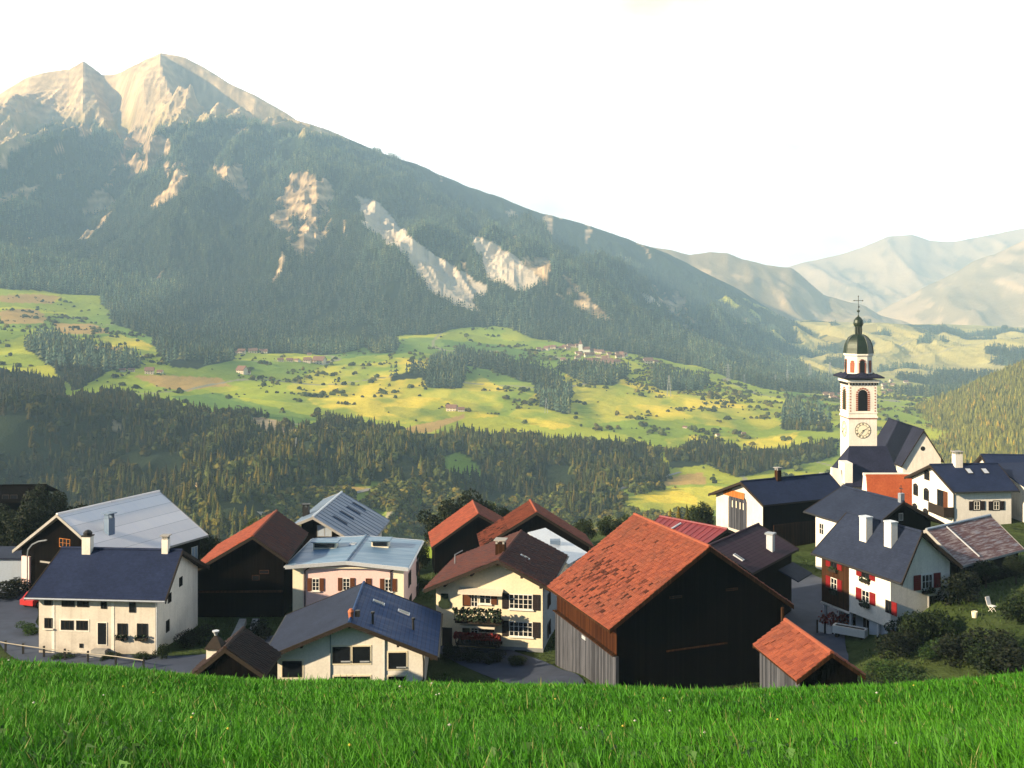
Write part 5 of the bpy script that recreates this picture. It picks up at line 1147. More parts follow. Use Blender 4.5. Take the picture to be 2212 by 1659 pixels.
for k in 'SWEN':
    fr = face_frame(k, TS); b = MB(); b.prism([fr @ Vector((x, -.02, z)) for x, z in arch_pts(.78, tz(888), tz(842))], fr.to_3x3() @ Vector((0, .06, 0))); o = cpart('belfry_opening', 'glass', b, tower)
    b = MB()
    for i in range(9):
        z = tz(886) + (tz(852) - tz(886)) * i / 8
        for s_ in (-1, 1): b.box((s_ * .98 - .17, -.05, z - .12), (s_ * .98 + .17, .02, z + .12), 0, fr)
    for i in range(1, 8):
        a = math.pi * i / 8; b.box((1.0 * math.cos(a) - .15, -.05, tz(842) - .78 + 1.0 * math.sin(a) - .12), (1.0 * math.cos(a) + .15, .02, tz(842) - .78 + 1.0 * math.sin(a) + .12), 0, fr)
    cpart('brick_arch', 'brick', b, tower)
    b = MB()
    for i in range(9):
        z = tz(888) + (tz(838) - tz(888)) * i / 8
        for s_ in (-1, 1): b.box((s_ * (TS - .30) - .10, -.04, z - .10), (s_ * (TS - .30) + .10, .02, z + .10), 0, fr)
    cpart('brick_edge_pattern', 'brick', b, tower)
for k in 'SW':
    fr = face_frame(k, TS) @ Matrix.Translation((0, 0, tz(930))); b = MB(); n = 28; r = 1.28
    b.prism([fr @ Vector((r * math.cos(2 * math.pi * i / n), -.03, r * math.sin(2 * math.pi * i / n))) for i in range(n)], fr.to_3x3() @ Vector((0, .05, 0))); o = cpart('clock_face', 'cream', b, tower)
    b = MB()
    for i in range(n):
        a, c = 2 * math.pi * i / n, 2 * math.pi * (i + 1) / n
        for r0, r1 in ((1.24, 1.32), (.86, .90)):
            b.face([fr @ Vector((r_ * math.cos(t), -.045, r_ * math.sin(t))) for r_, t in ((r0, a), (r1, a), (r1, c), (r0, c))])
    for i in range(12):
        a = math.pi / 2 - i * math.pi / 6; m2 = fr @ Matrix.Translation((1.07 * math.cos(a), -.045, 1.07 * math.sin(a))) @ Matrix.Rotation(math.pi / 2 - a, 4, 'Y')
        num = ['XII','I','II','III','IIII','V','VI','VII','VIII','IX','X','XI'][i]; wd = sum({'I': .055, 'V': .11, 'X': .11}[q] for q in num); x = -wd / 2
        for q in num:
            if q == 'I': b.bar(m2 @ Vector((x + .027, -.01, -.12)), m2 @ Vector((x + .027, -.01, .12)), .016, n=4); x += .055
            elif q == 'V': b.bar(m2 @ Vector((x, -.01, .12)), m2 @ Vector((x + .055, -.01, -.12)), .016, n=4); b.bar(m2 @ Vector((x + .11, -.01, .12)), m2 @ Vector((x + .055, -.01, -.12)), .016, n=4); x += .11
            else: b.bar(m2 @ Vector((x, -.01, .12)), m2 @ Vector((x + .11, -.01, -.12)), .016, n=4); b.bar(m2 @ Vector((x + .11, -.01, .12)), m2 @ Vector((x, -.01, -.12)), .016, n=4); x += .11
    cpart('clock_numerals', 'dframe', b, tower)
    for a, l, w_, d_ in ((R(25), .75, .05, .07), (R(232), 1.0, .045, .13)): b = MB(); b.bar(fr @ Vector((-.12 * math.cos(a), -d_, -.12 * math.sin(a))), fr @ Vector((l * math.cos(a), -d_, l * math.sin(a))), w_, r2=w_ * .5, n=4); cpart('clock_hand', 'gold' if k == 'W' else 'iron', b, tower)
# octagonal drum, dome, lantern, onion, ball and cross
b = MB(); b.lathe([(2.28, tz(811)), (2.22, tz(795)), (2.16, tz(770))], (TX, TY), 8, rot=R(22.5)); drum = cpart('drum', 'white', b)
b = MB(); b.lathe([(2.2, tz(771)), (2.42, tz(768)), (2.42, tz(766)), (2.3, tz(764))], (TX, TY), 8, rot=R(22.5)); cpart('drum_cornice', 'white_clean', b, drum)
for i in range(8):
    a = R(45 * i); m2 = Matrix.Translation((TX, TY, 0)) @ Matrix.Rotation(a, 4, 'Z') @ Matrix.Translation((0, -2.06, 0)); b = MB()
    wide = i % 2 == 0
    b.prism([m2 @ Vector((x, -.06, z)) for x, z in arch_pts(.40 if wide else .22, tz(806), tz(776) if wide else tz(780))], m2.to_3x3() @ Vector((0, .1, 0))); o = cpart('drum_window', 'glass' if wide else 'brick', b, drum)
    b = MB()
    for s_ in (-1, 1): b.box((s_ * (.50 if wide else .30) - .07, -.08, tz(806)), (s_ * (.50 if wide else .30) + .07, .04, tz(784)), 0, m2)
    for j in range(1, 6): q = math.pi * j / 6; r_ = .5 if wide else .3; b.box((r_ * math.cos(q) - .07, -.08, tz(784) + r_ * math.sin(q) - .07), (r_ * math.cos(q) + .07, .04, tz(784) + r_ * math.sin(q) + .07), 0, m2)
    cpart('window_surround', 'brick', b, drum)
b = MB(); Hd = tz(723) - tz(764.5); pr = [(2.44, tz(764.5)), (2.40, tz(763))] + [(2.36 * math.cos(t) ** .75 if t < 1.4 else .62, tz(763) + (Hd - .1) * math.sin(t)) for t in [i * .13 for i in range(1, 11)]] + [(.66, tz(723.5))]
b.lathe(pr, (TX, TY), 8, rot=R(22.5)); dome = cpart('dome', 'copper', b)
for i in range(8):
    b = MB(); a = R(22.5 + 45 * i); b.tube([Vector((TX + (r_ + .02) * math.cos(a), TY + (r_ + .02) * math.sin(a), z)) for r_, z in pr], .055, n=5); cpart('dome_rib', 'copper', b, dome)
b = MB(); b.lathe([(.62, tz(724)), (.62, tz(722.5))], (TX, TY), 8); b.lathe([(.30, tz(722.5)), (.30, tz(706))], (TX, TY), 8)
for i in range(8):
    a = R(22.5 + 45 * i); b.bar((TX + .50 * math.cos(a), TY + .50 * math.sin(a), tz(722.5)), (TX + .50 * math.cos(a), TY + .50 * math.sin(a), tz(706.5)), .09, n=5)
b.lathe([(.62, tz(707)), (.62, tz(705.5))], (TX, TY), 8); lan = cpart('lantern', 'copper', b)
b = MB(); b.lathe([(.62, tz(705.5)), (.80, tz(702)), (.84, tz(698)), (.74, tz(692)), (.46, tz(687)), (.16, tz(684)), (.07, tz(680)), (.06, tz(675))], (TX, TY), 12); b.lathe([(.05, tz(675.5)), (.22, tz(674.5)), (.26, tz(672.5)), (.2, tz(670.5)), (.06, tz(669.5)), (.04, tz(662))], (TX, TY), 10); on = cpart('onion_spire', 'copper', b)
b = MB(); b.bar((TX, TY, tz(663)), (TX, TY, tz(640)), .045, n=5); b.bar((TX - .72, TY, tz(649.5)), (TX + .72, TY, tz(649.5)), .045, n=5)
for q in ((-.72, 649.5), (.72, 649.5), (0, 640)): b.lathe([(.03, tz(q[1]) - .12), (.11, tz(q[1])), (.03, tz(q[1]) + .12)], (TX + q[0], TY), 6)
b.lathe([(.03, tz(665)), (.14, tz(663)), (.03, tz(661))], (TX + .1, TY), 6); cpart('cross', 'iron', b, on)
# chapel in front of the tower: half-hipped slate roof
E = [at(1826, 1050, 160), Vector((57.0, 160, -27.6)), Vector((57.5, 173.2, -25.65)), at(1797, 1008, 169)]; R1, R2 = Vector((51.6, 168, -22.9)), Vector((57.3, 168, -22.9))
b = MB(); b.slab([E[0], E[1], R2, R1], .2); b.slab([E[2], E[3], R1, R2], .2); b.slab([E[3], E[0], R1], .2); cr = cpart('chapel_roof', 'slate_church', b)
b = MB(); b.prism([(49.1, 160.9, -34), (57.0, 160.9, -34), (57.0, 173.0, -34), (48.4, 173.0, -34), (48.9, 168.2, -34)], (0, 0, 6.2)); b.prism([(57.0, 160.9, -27.8), (57.0, 173, -26.0), (57.0, 168, -23.2)], (-.2, 0, 0)); cw = cpart('chapel_wall', 'white_clean', b)
def chap(x, y): u, v = c6(x, y); yy = 163.3; return at(u, v, yy)
p = at(1833, 1022, 160.6); b = MB(); b.box((p.x - .6, 160.6, p.z - 1.6), (p.x + .6, 163.5, p.z + 1.45)); cpart('chapel_dormer', 'white_clean', b, cr)
p = at(1809, 1027, 161.5); b = MB(); b.prism([(p.x - .75, 161.5, p.z + 1.1), (p.x + .5, 161.5, p.z + .85), (p.x + 1.0, 161.5, p.z - 2.6), (p.x - .9, 161.5, p.z - 2.6)], (0, .9, 0)); o = cpart('porch_wall', 'white_clean', b, cw)
# red-tiled annexe below the chapel
b = empty('annexe', (53.8, 155.5, -31.5)); tag(b, 'steep red-tiled lean-to with white coping below the chapel', 'annexe')
m_ = MB(); m_.slab([(-3.9, -1.7, 1.9), (3.9, -1.7, 1.9), (3.6, 1.2, 6.1), (-3.3, 1.2, 6.1)], .2); m_.build('roof', M['redplain'], b)
m_ = MB(); m_.box((-3.6, -1.2, -1), (3.6, 2.4, 1.6)); m_.prism([(-3.65, -1.2, 1.6), (-3.25, 1.0, 5.8), (-3.3, 2.4, 5.8), (-3.65, 2.4, 1.6)], (.3, 0, 0)); m_.prism([(3.45, -1.2, 1.6), (3.45, 1.0, 5.8), (3.45, 2.4, 5.8), (3.45, 2.4, 1.6)], (.15, 0, 0)); m_.build('wall', M['white'], b)
m_ = MB(); m_.box((-3.6, 1.25, 5.9), (3.8, 1.7, 6.25)); m_.build('coping', M['white_clean'], b)

# dark chalet half hidden at the left edge
h = House('', 'chalet', 'dark timber chalet with pale balcony half hidden by trees at the left edge', 'house', oh=.9, og=.9, p=(-70.5, 152, -26.2, 4, 6.0, 4.5, 1.5, 4.5, 1.5, 0, 0)); h.walls(M['darkwood'], M['darkwood']); h.roof(M['darkwood'], edge=M['darkwood'], ridge=M['darkwood'])
b = MB(); b.box((h.xa + .5, h.y1 - 1.0, h.Z - 4.6), (h.xb - .3, h.y1 - .02, h.Z - 4.45)); o = h.part('balcony', 'concrete', b)
b = MB(); b.box((h.xa + .5, h.y1 - 1.06, h.Z - 4.449), (h.xb - .3, h.y1 - 1.0, h.Z - 4.0)); h.part('railing', 'darkwood', b, parent=o)
for u in (12, 30): h.win('L', u, 1076, .9, .9, frame='dframe', pane='glass', div=(1, 1))
# ------------------------------------------------------------------ roads
LANES = []
def ribbon(name, pts, wd, m, lift, label, kerb=False):
    pts = [Vector((a, b_, 0)) for a, b_ in pts]; P = []
    for i in range(len(pts) - 1):
        p0, p1, p2, p3 = pts[max(i - 1, 0)], pts[i], pts[i + 1], pts[min(i + 2, len(pts) - 1)]; n = max(3, int((p2 - p1).length / 0.8))
        for k in range(n):
            t = k / n; P.append(0.5 * ((2 * p1) + (p2 - p0) * t + (2 * p0 - 5 * p1 + 4 * p2 - p3) * t * t + (-p0 + 3 * p1 - 3 * p2 + p3) * t ** 3))
    P.append(pts[-1]); P = np.array([p[:2] for p in P]); T = np.gradient(P, axis=0); T /= np.linalg.norm(T, axis=1)[:, None]; N = np.stack([-T[:, 1], T[:, 0]], -1)
    LANES.append((P, np.max(wd)));
    k = np.linspace(-1, 1, 7); w_ = np.broadcast_to(np.asarray(np.interp(np.linspace(0, 1, len(P)), np.linspace(0, 1, len(wd)), wd) if hasattr(wd, '__len__') else wd), (len(P),))
    G = P[:, None] + N[:, None] * k[None, :, None] * (w_ / 2)[:, None, None]; z = ground_z(G[..., 0], G[..., 1]) + lift
    V = np.concatenate([G, z[..., None]], -1).reshape(-1, 3); i = np.arange(len(P) - 1)[:, None] * 7 + np.arange(6)[None]
    return tag(np_mesh(name, V, np.stack([i, i + 1, i + 8, i + 7], -1).reshape(-1, 4), m, smooth=True), label, kind='structure')
ribbon('road', [(-75, 128), (-58, 118), (-49, 107), (-44.5, 98.5), (-39.5, 91.5), (-33, 88.3), (-26, 87.6), (-22, 90), (-20, 94.5), (-13, 97), (-6, 95), (-2, 90.5), (1, 86.5), (3, 80), (2, 72)], [9, 9, 9.5, 8.5, 5, 3.6, 3.8, 4.5, 5, 5, 4.5, 5, 6, 5, 4], M['asphalt'], .07, 'grey-blue village road bending round the white farmhouse')
ribbon('lane', [(20, 78), (23.5, 86), (25.6, 94), (28.3, 104), (30.2, 116), (28, 130), (22, 150)], [5, 5.5, 5.8, 6.5, 6, 5, 5], M['asphalt'], .09, 'blue-grey lane between the big barn and the red-shuttered house')
def ground_hit(u, v, y0=620, y1=5200):
    y = np.geomspace(y0, y1, 500); x = (u - HU) / FPX * y; z = ground_z(x, y); vv = HV - FPX * z / y; k = np.argmax(vv <= v); return Vector((x[k], y[k], z[k]))
for nm, px, wd in (('path', [(1150, 1090), (1215, 1074), (1280, 1066), (1345, 1056), (1400, 1040), (1470, 1022)], 4.5), ('path', [(560, 1112), (640, 1095), (720, 1078), (800, 1062), (880, 1052)], 4), ('path', [(1640, 1000), (1720, 990), (1800, 972)], 5)):
    q = [ground_hit(u, v) for u, v in px]; ribbon(nm, [(p.x, p.y) for p in q], wd, M['stone'], .7, 'pale track crossing the slope beyond the village')

# ------------------------------------------------------------------ trees and bushes in the village
def leafy(seed, n, blobs_, s, flat=1.0):
    q = np.random.default_rng(seed); C = []; 
    k = q.choice(len(blobs_), n, p=np.array([b_[3] ** 2 for b_ in blobs_]) / sum(b_[3] ** 2 for b_ in blobs_))
    d = q.normal(size=(n, 3)); d /= np.linalg.norm(d, axis=1)[:, None]; r = q.uniform(.35, 1.0, n) ** .5
    bb = np.array(blobs_)[k]; c = bb[:, :3] + d * (bb[:, 3] * r)[:, None] * np.array([1, 1, flat])
    a = q.normal(size=(n, 3)); a /= np.linalg.norm(a, axis=1)[:, None]; e = np.cross(a, d + q.normal(0, .5, (n, 3))); e /= np.linalg.norm(e, axis=1)[:, None] + 1e-9
    ss = s * q.uniform(.5, 1.3, n)[:, None]; V = np.stack([c + a * ss, c + e * ss * .6, c - a * ss, c - e * ss * .6], 1).reshape(-1, 3)
    return V, np.arange(n * 4).reshape(-1, 4), q
def crown_blobs(seed, n=14, w=.5, h=1.0, z0=.3):
    q = np.random.default_rng(seed); L = []
    for i in range(n):
        a = q.uniform(0, 6.28); z = q.uniform(z0 + .1, h - .12); rr = w * math.sqrt(max(.05, 1 - ((z - (z0 + h) / 2) / ((h - z0) / 2)) ** 2)) * q.uniform(.3, .75); L.append((rr * math.cos(a), rr * math.sin(a), z, q.uniform(.12, .20)))
    return L
def tree_proto(seed, base, w=.42, n=5200):
    bl = crown_blobs(seed, 18, w); V, F, q = leafy(seed, n, bl, .022); c = tints(n, base, q, .3, .15).repeat(4, 0)
    cr = np_mesh('crown', V, F, M['leaf'], c); b = MB(); b.bar((0, 0, -.05), (.01, .0, .34), .032, r2=.02, n=8)
    for x, y, z, r_ in bl[:9]: b.bar((.01, 0, .22 + .1 * abs(x)), (x * .8, y * .8, z - .02), .014, r2=.004, n=5)
    tr = b.build('trunk', M['bark']); return cr, tr
def place_tree(pr, name, loc, h, w, rz, label, cat, group=None, first=[set()]):
    r_ = empty(name, loc, rz); r_.scale = (h * w, h * w, h); tag(r_, label, cat, group)
    for o in pr:
        if o.name in first[0]: o = o.copy(); COL.objects.link(o)
        else: first[0].add(o.name)
        o.parent = r_
    return r_
TP = [tree_proto(3, (.016, .030, .008)), tree_proto(8, (.009, .017, .006)), tree_proto(14, (.036, .058, .014))]
for k, u, v, y, w_, lb in ((1, 22, 1092, 138, 1.2, 'very dark tree at the left edge behind the pale-roofed barn'), (1, 92, 1052, 142, 1.1, 'tall dark tree with round top behind the gable of the pale-roofed barn'), (1, 138, 1068, 146, .95, 'dark tree just left of the pale metal roof'), (1, 60, 1085, 132, 1.2, 'lower dark tree in front of two taller ones by the pale-roofed barn'),
    (0, 430, 1148, 126, .9, 'dark tree between the pale metal roof and the left red-tiled barn'), (0, 470, 1162, 122, .8, 'small dark tree touching the eave of the left red-tiled barn'), (1, 960, 1082, 148, 1.1, 'dark tree left of the small red-roofed barn'), (1, 1010, 1062, 152, 1.2, 'broad dark tree right behind the small red-roofed barn'), (0, 1065, 1085, 156, 1.0, 'dark tree between the two small red barn roofs'),
    (0, 1262, 1122, 142, 1.0, 'dark tree right of the speckled red barn roof'), (0, 1318, 1116, 146, 1.1, 'round dark tree against the left edge of the big orange roof'), (2, 1350, 1112, 152, .8, 'green tree behind the top corner of the big orange roof'),
    (0, 1515, 1085, 160, .8, 'dark tree beside the plank-gated stable'), (0, 905, 1168, 122, .7, 'dark slim tree in the gap right of the pink house'), (2, 560, 1118, 150, .7, 'light green tree above the left red-tiled barn roof'), (0, 2130, 1228, 100, 1.3, 'dark broad tree below the rusted shed roof'), (1, 2195, 1200, 99, 1.2, 'dark tree at the right edge under the rusted shed')):
    p = at(u, v, y); z0 = gz(p.x, p.y); hh = max(2.5, p.z - z0); place_tree(TP[k], 'tree', (p.x, p.y, z0), hh, w_ * min(1.0, 8 / hh) if hh > 8 else w_, u * .37, lb, 'tree')
for i, (u, v) in enumerate(((1448, 1098), (1466, 1092), (1484, 1088), (1500, 1094), (1532, 1098))):
    p = at(u, v, 168); z0 = gz(p.x, p.y); o = single[i].copy(); COL.objects.link(o); hh = p.z - z0; o.location = (p.x, p.y, z0); o.scale = (hh * 1.3, hh * 1.3, hh); tag(o, 'dark spruce in the short row beside the yellow field left of the stable', 'conifer', 'spruces in the row left of the stable')
def bush_proto(seed, base, n=2600):
    q = np.random.default_rng(seed); bl = [(q.normal(0, .24), q.normal(0, .24), q.uniform(.15, .62), q.uniform(.16, .30)) for _ in range(12)]
    V, F, q = leafy(seed, n, bl, .035); V[:, 2] = np.maximum(V[:, 2], -.05); return np_mesh('garden_bush', V, F, M['leaf'], tints(n, base, q, .35, .15).repeat(4, 0))
BP = [bush_proto(31, (.013, .027, .007)), bush_proto(32, (.024, .056, .012)), bush_proto(33, (.008, .014, .005))]
used = set()
def bush(k, u, v, y, w_, hh, lb, grp=None, name='garden_bush'):
    p = at(u, v, y); z0 = gz(p.x, p.y); o = BP[k]
    if k in used: o = o.copy(); COL.objects.link(o)
    used.add(k); o.name = name; o.location = (p.x, p.y, z0 - .05); o.scale = (w_, w_, hh); o.rotation_euler = (0, 0, u * .7); tag(o, lb, 'bush', grp); return o
for k, u, y, w_, hh, lb in ((0, 1965, 88, 3.0, 3.2, 'dark bush climbing the garden-side wall of the red-shuttered house'), (2, 1945, 85.5, 3.2, 2.4, 'dark rounded bush at the foot of the white corner'), (0, 2010, 88.5, 3.4, 3.0, 'tall bush below the garden door of the red-shuttered house'), (1, 2020, 84, 2.6, 2.2, 'fresh green bush in front of the garden wall'), (1, 1905, 82, 3.0, 1.9, 'leafy green bush near the terrace of the red-shuttered house'), (0, 1870, 79, 2.8, 1.7, 'low dark bush right of the orange hut roof'),
    (2, 2075, 82, 4.0, 2.9, 'large dark bush in the middle of the garden'), (0, 2120, 80, 3.8, 2.7, 'dark bush right of the large middle one'), (2, 2175, 79, 4.2, 3.2, 'dark bush near the right edge above the meadow'), (1, 1950, 79, 3.4, 1.8, 'green bush just above the meadow edge'), (0, 2010, 77, 3.6, 2.0, 'broad bush touching the meadow edge'), (2, 2080, 76, 3.6, 1.9, 'dark low bush behind the meadow edge'), (0, 2200, 86, 3.5, 3.0, 'bush in the far right corner of the garden'), (2, 2080, 93, 4.0, 3.2, 'dark bush in front of the rusted shed'), (1, 2055, 88, 1.8, 1.6, 'small light green bush between dark ones'),
    (1, 1440, 76, 1.6, 1.7, 'young green bush against the black barn gable'), (2, 1560, 75.5, 2.2, 1.0, 'low dark weeds at the foot of the black gable'), (0, 1640, 74, 1.8, 1.1, 'small bush between the big barn and the orange hut'), (0, 1345, 76, 1.4, .9, 'weedy tuft at the barn corner'),
    (0, 350, 89.4, 1.2, 1.6, 'dark climbing shrub beside the drainpipe of the white farmhouse'), (0, 235, 89.6, 1.6, .6, 'low border plants under the farmhouse windows'), (1, 130, 89.9, 1.5, .6, 'small green tuft at the farmhouse corner'), (0, 310, 89.3, 1.7, .6, 'low border plants at the right end of the farmhouse front'), (1, 70, 97, 2.2, 1.3, 'green verge bush left of the farmhouse'),
    (2, 1010, 89.8, 2.0, 1.5, 'dark shrub under the geranium balcony'), (2, 1065, 89.6, 1.8, 1.3, 'dark shrub beside the plinth of the cream house'), (0, 1120, 89.2, 1.8, 1.0, 'low garden plants before the cream house plinth'), (2, 968, 90.5, 1.6, 1.6, 'dark shrub left of the cream house balconies'), (0, 270, 84.0, 1.6, 1.2, 'weedy clump on the road edge above the meadow'), (1, 905, 118, 2.5, 2.2, 'green bush in the gap beside the pink house'), (2, 25, 113, 5.5, 2.0, 'brown-dark hedge mound along the garage wall'), (2, 415, 93, 2.6, 2.0, 'dark shrub between farmhouse and black barn'), (2, 560, 96, 3.0, 1.6, 'dark yard bush in front of the black barn')):
    bush(k, u, 1400, y, w_, hh, lb)

# ------------------------------------------------------------------ small things
# roadside fence on the meadow side of the bend
f = empty('road_fence', (-36, 89, 0)); tag(f, 'low wooden rail fence along the outer edge of the road bend', 'fence'); fp = []
for u, v in ((-40, 1384), (12, 1394), (50, 1402), (95, 1412), (140, 1421), (190, 1428), (250, 1437), (310, 1444)):
    y = 92.5 - (u + 40) * .0165; p = at(u, v, y); fp.append(Vector((p.x, p.y, gz(p.x, p.y))))
for i, p in enumerate(fp):
    b = MB(); q = p - f.location; b.box((q.x - .07, q.y - .07, q.z - .3), (q.x + .07, q.y + .07, q.z + .95)); b.build('post', M['iron'], f)
b = MB()
for dz in (.78,): b.tube([p - f.location + Vector((0, -.09, dz)) for p in fp], .045, n=5)
b.build('rail', M['stone'], f)
# pair of concrete wheel tracks running up to the black barn
r_ = empty('wheel_ramp', (-23.6, 97.4, gz(-23.6, 97.4))); tag(r_, 'two pale concrete wheel strips leading to the black barn door', 'ramp')
for x0, x1 in ((-24.05, -24.6), (-22.6, -23.4)):
    P = []
    for t in (0, .5, 1): xx, yy = x0 + (x1 - x0) * t, 94.4 + 6.0 * t; P.append((Vector((xx, yy, gz(xx, yy) + .22 + .3 * t)) - r_.location))
    b = MB()
    for a, c in zip(P[:-1], P[1:]): b.slab([a - Vector((.32, 0, 0)), a + Vector((.32, 0, 0)), c + Vector((.32, 0, 0)), c - Vector((.32, 0, 0))], .9)
    b.build('track', M['concrete'], r_)
# red vehicle by the garage
def car(loc, rz, label):
    c = empty('parked_car', loc, rz); tag(c, label, 'car'); P = [(-1.9, .35), (-1.9, .85), (-1.55, .95), (-1.0, 1.38), (.5, 1.40), (1.05, .95), (1.8, .82), (1.92, .6), (1.92, .35)]
    b = MB(); b.prism([(x, -.8, z) for x, z in P], (0, 1.6, 0)); b.build('body', M['redpaint'], c)
    b = MB(); b.prism([(x, -.815, z) for x, z in ((-1.25, .98), (-.92, 1.30), (.42, 1.32), (.85, .98))], (0, 1.63, 0)); b.build('side_window', M['glass'], c)
    b = MB(); b.prism([(.56, -.68, 1.37), (.56, .68, 1.37), (1.06, .68, .98), (1.06, -.68, .98)], (.02, 0, .02)); b.build('windscreen', M['glass'], c)
    for x in (-1.2, 1.2):
        for y in (-.74, .74):
            b = MB(); b.bar((x, y - .1, .32), (x, y + .1, .32), .32, n=14); w_ = b.build('wheel', M['rubber'], c); b = MB(); b.bar((x, y - .115, .32), (x, y + .115, .32), .17, n=10); b.build('rim', M['gutter'], w_)
    for y in (-.55, .55): b = MB(); b.box((1.9, y - .16, .6), (1.935, y + .16, .74)); b.build('headlight', M['wframe'], c)
p = onz(88, 1304, -30.5); car((p.x, p.y, gz(p.x, p.y) + .07), R(70), 'small red car parked at the road bend by the dark hedge')
# terrace at the red-shuttered house
def tz_at(x, y): return gz(x, y)
p = onz(1795, 1372, -30.2)
f = empty('terrace_fence', (p.x, p.y, tz_at(p.x, p.y))); tag(f, 'short brown fence with pale panels round the terrace', 'fence'); x0 = Vector((-1.0, .8, 0)); x1 = Vector((1.6, -2.2, 0))
for i in range(6):
    q = x0.lerp(x1, i / 5); b = MB(); b.box((q.x - .06, q.y - .06, -.4), (q.x + .06, q.y + .06, 1.1)); b.build('post', M['brownwood'], f)
for i in range(5):
    a, c = x0.lerp(x1, (i + .14) / 5), x0.lerp(x1, (i + .86) / 5); b = MB(); b.prism([a + Vector((0, 0, .1)), c + Vector((0, 0, .1)), c + Vector((0, 0, .85)), a + Vector((0, 0, .85))], (.03, .03, 0)); b.build('panel', M['wframe'], f)
o = MB(); 
fl = clumps(Matrix.Translation((p.x + .6, p.y + 1.6, tz_at(p.x, p.y) + .75)), 2.6, 1.0, 2.0, 260, 77, .14); o = fl.build('geraniums', M['redflower']); tag(o, 'dark red geraniums crowding the terrace of the red-shuttered house', 'flowers')
q = onz(1836, 1384, -29.6); r_ = empty('planter', (q.x, q.y, tz_at(q.x, q.y))); tag(r_, 'long white planter trough on the terrace', 'planter'); r_.rotation_euler = (0, 0, R(-35))
b = MB(); b.box((-1.4, -.45, .35), (1.4, -.33, 1.0)); b.box((-1.4, .33, .35), (1.4, .45, 1.0)); b.box((-1.4, -.329, .35), (-1.28, .329, 1.0)); b.box((1.28, -.329, .35), (1.4, .329, 1.0)); b.build('trough', M['wframe'], r_)
b = MB(); b.box((-1.27, -.32, .4), (1.27, .32, .93)); b.build('soil', M['bark'], r_)
for x in (-1.1, 1.1): b = MB(); b.box((x - .1, -.3, -.3), (x + .1, .3, .349)); b.build('leg', M['brownwood'], r_)
# white bucket and garden chair on the lawn at the right
q = onz(2105, 1312, -25.2); zz = tz_at(q.x, q.y); r_ = empty('bucket', (q.x, q.y, zz)); tag(r_, 'small pale bucket on the garden lawn', 'bucket'); b = MB(); b.lathe([(.19, 0), (.25, .5), (.22, .5), (.18, .06)], (0, 0), 12); b.build('body', M['cream'], r_); b = MB(); b.tube([(.24 * math.cos(t), 0, .48 + .2 * math.sin(t)) for t in [i * .45 for i in range(8)]], .012); b.build('handle', M['iron'], r_)
q = onz(2143, 1306, -25.2); r_ = empty('garden_chair', (q.x, q.y, tz_at(q.x, q.y)), R(30)); tag(r_, 'white folding chair on the garden lawn beside the bucket', 'chair')
b = MB(); b.box((-.25, -.25, .42), (.25, .25, .46)); b.build('seat', M['wframe'], r_); b = MB(); b.prism([(-.25, .25, .461), (.25, .25, .461), (.25, .45, 1.1), (-.25, .45, 1.1)], (0, .04, 0)); b.build('backrest', M['wframe'], r_)
for x in (-.22, .22):
    for a, c in ((-.22, .2), (.22, -.2)): b = MB(); b.bar((x + .0 * a, a, .42), (x + (.02 if a > 0 else -.02), c, -.02), .018, n=5); b.build('leg', M['wframe'], r_)

# ------------------------------------------------------------------ far farms, villages, pylons
b = MB(); b.box((-.5, -.35, -.2), (.5, .35, .42)); b.prism([(-.5, -.35, .42), (-.5, .35, .42), (-.5, 0, .72)], (1, 0, 0)); b.slab([(-.56, -.44, .36), (.56, -.44, .36), (.56, 0, .76), (-.56, 0, .76)], .05, 1); b.slab([(.56, .44, .36), (-.56, .44, .36), (-.56, 0, .76), (.56, 0, .76)], .05, 1)
for x in (-.3, 0, .3):
    for z in (.02, .24): b.box((x - .05, -.358, z), (x + .05, -.351, z + .11), 2)
fh = b.build('far_house', [M['hay'], M['farroof'], M['glass']]); fh_first = [True]
gq = np.random.default_rng(3)
def far_house(u, v, w_, label, group, hs=1.0, rz=None):
    p = ground_hit(u, v); o = fh
    if not fh_first[0]: o = fh.copy(); COL.objects.link(o)
    fh_first[0] = False; s = w_ * p.y / FPX; o.location = p; o.scale = (s, s * gq.uniform(.7, 1.1), s * hs * gq.uniform(.8, 1.15)); o.rotation_euler = (0, 0, R(gq.uniform(-35, 35)) if rz is None else R(rz)); tag(o, label, 'house', group)
for u, v, w_, hs in ((507, 766, 12, .9), (522, 764, 15, 1.1), (546, 763, 18, .9), (569, 763, 16, .8)): far_house(u, v, w_, 'pale farmstead building in the row at the foot of the mountain forest', 'row of farm buildings at the forest foot', hs)
for u, v, w_, hs in ((606, 781, 12, .9), (626, 781, 14, .8), (642, 782, 12, .8)): far_house(u, v, w_, 'low farm building left of the big white farmhouse on the meadow', 'low farm buildings on the meadow', hs)
far_house(690, 786, 24, 'largest white farmhouse on the far meadow', None, 1.0); far_house(664, 783, 15, 'cream farmhouse touching the largest white one on the far meadow', None); far_house(706, 788, 11, 'small outbuilding right of the largest white farmhouse', None); far_house(668, 768, 9, 'tiny house above the largest white farmhouse', None)
far_house(323, 808, 18, 'pinkish farmhouse beside the ochre field on the left', None, 1.2); far_house(264, 803, 13, 'grey low barn left of the pinkish farmhouse', None, .7); far_house(284, 803, 13, 'second grey barn between hedge and pinkish farmhouse', None, .7); far_house(346, 806, 12, 'dark shed right of the pinkish farmhouse', None, .7)
far_house(523, 807, 20, 'lone farmhouse below the forest-foot farm row', None, 1.0); far_house(536, 809, 10, 'small annex touching the lone farmhouse', None)
far_house(976, 888, 22, 'white farm on the yellow meadow above the sandy field', None, .8); far_house(996, 890, 14, 'small house right of the white farm on the yellow meadow', None, 1.0)
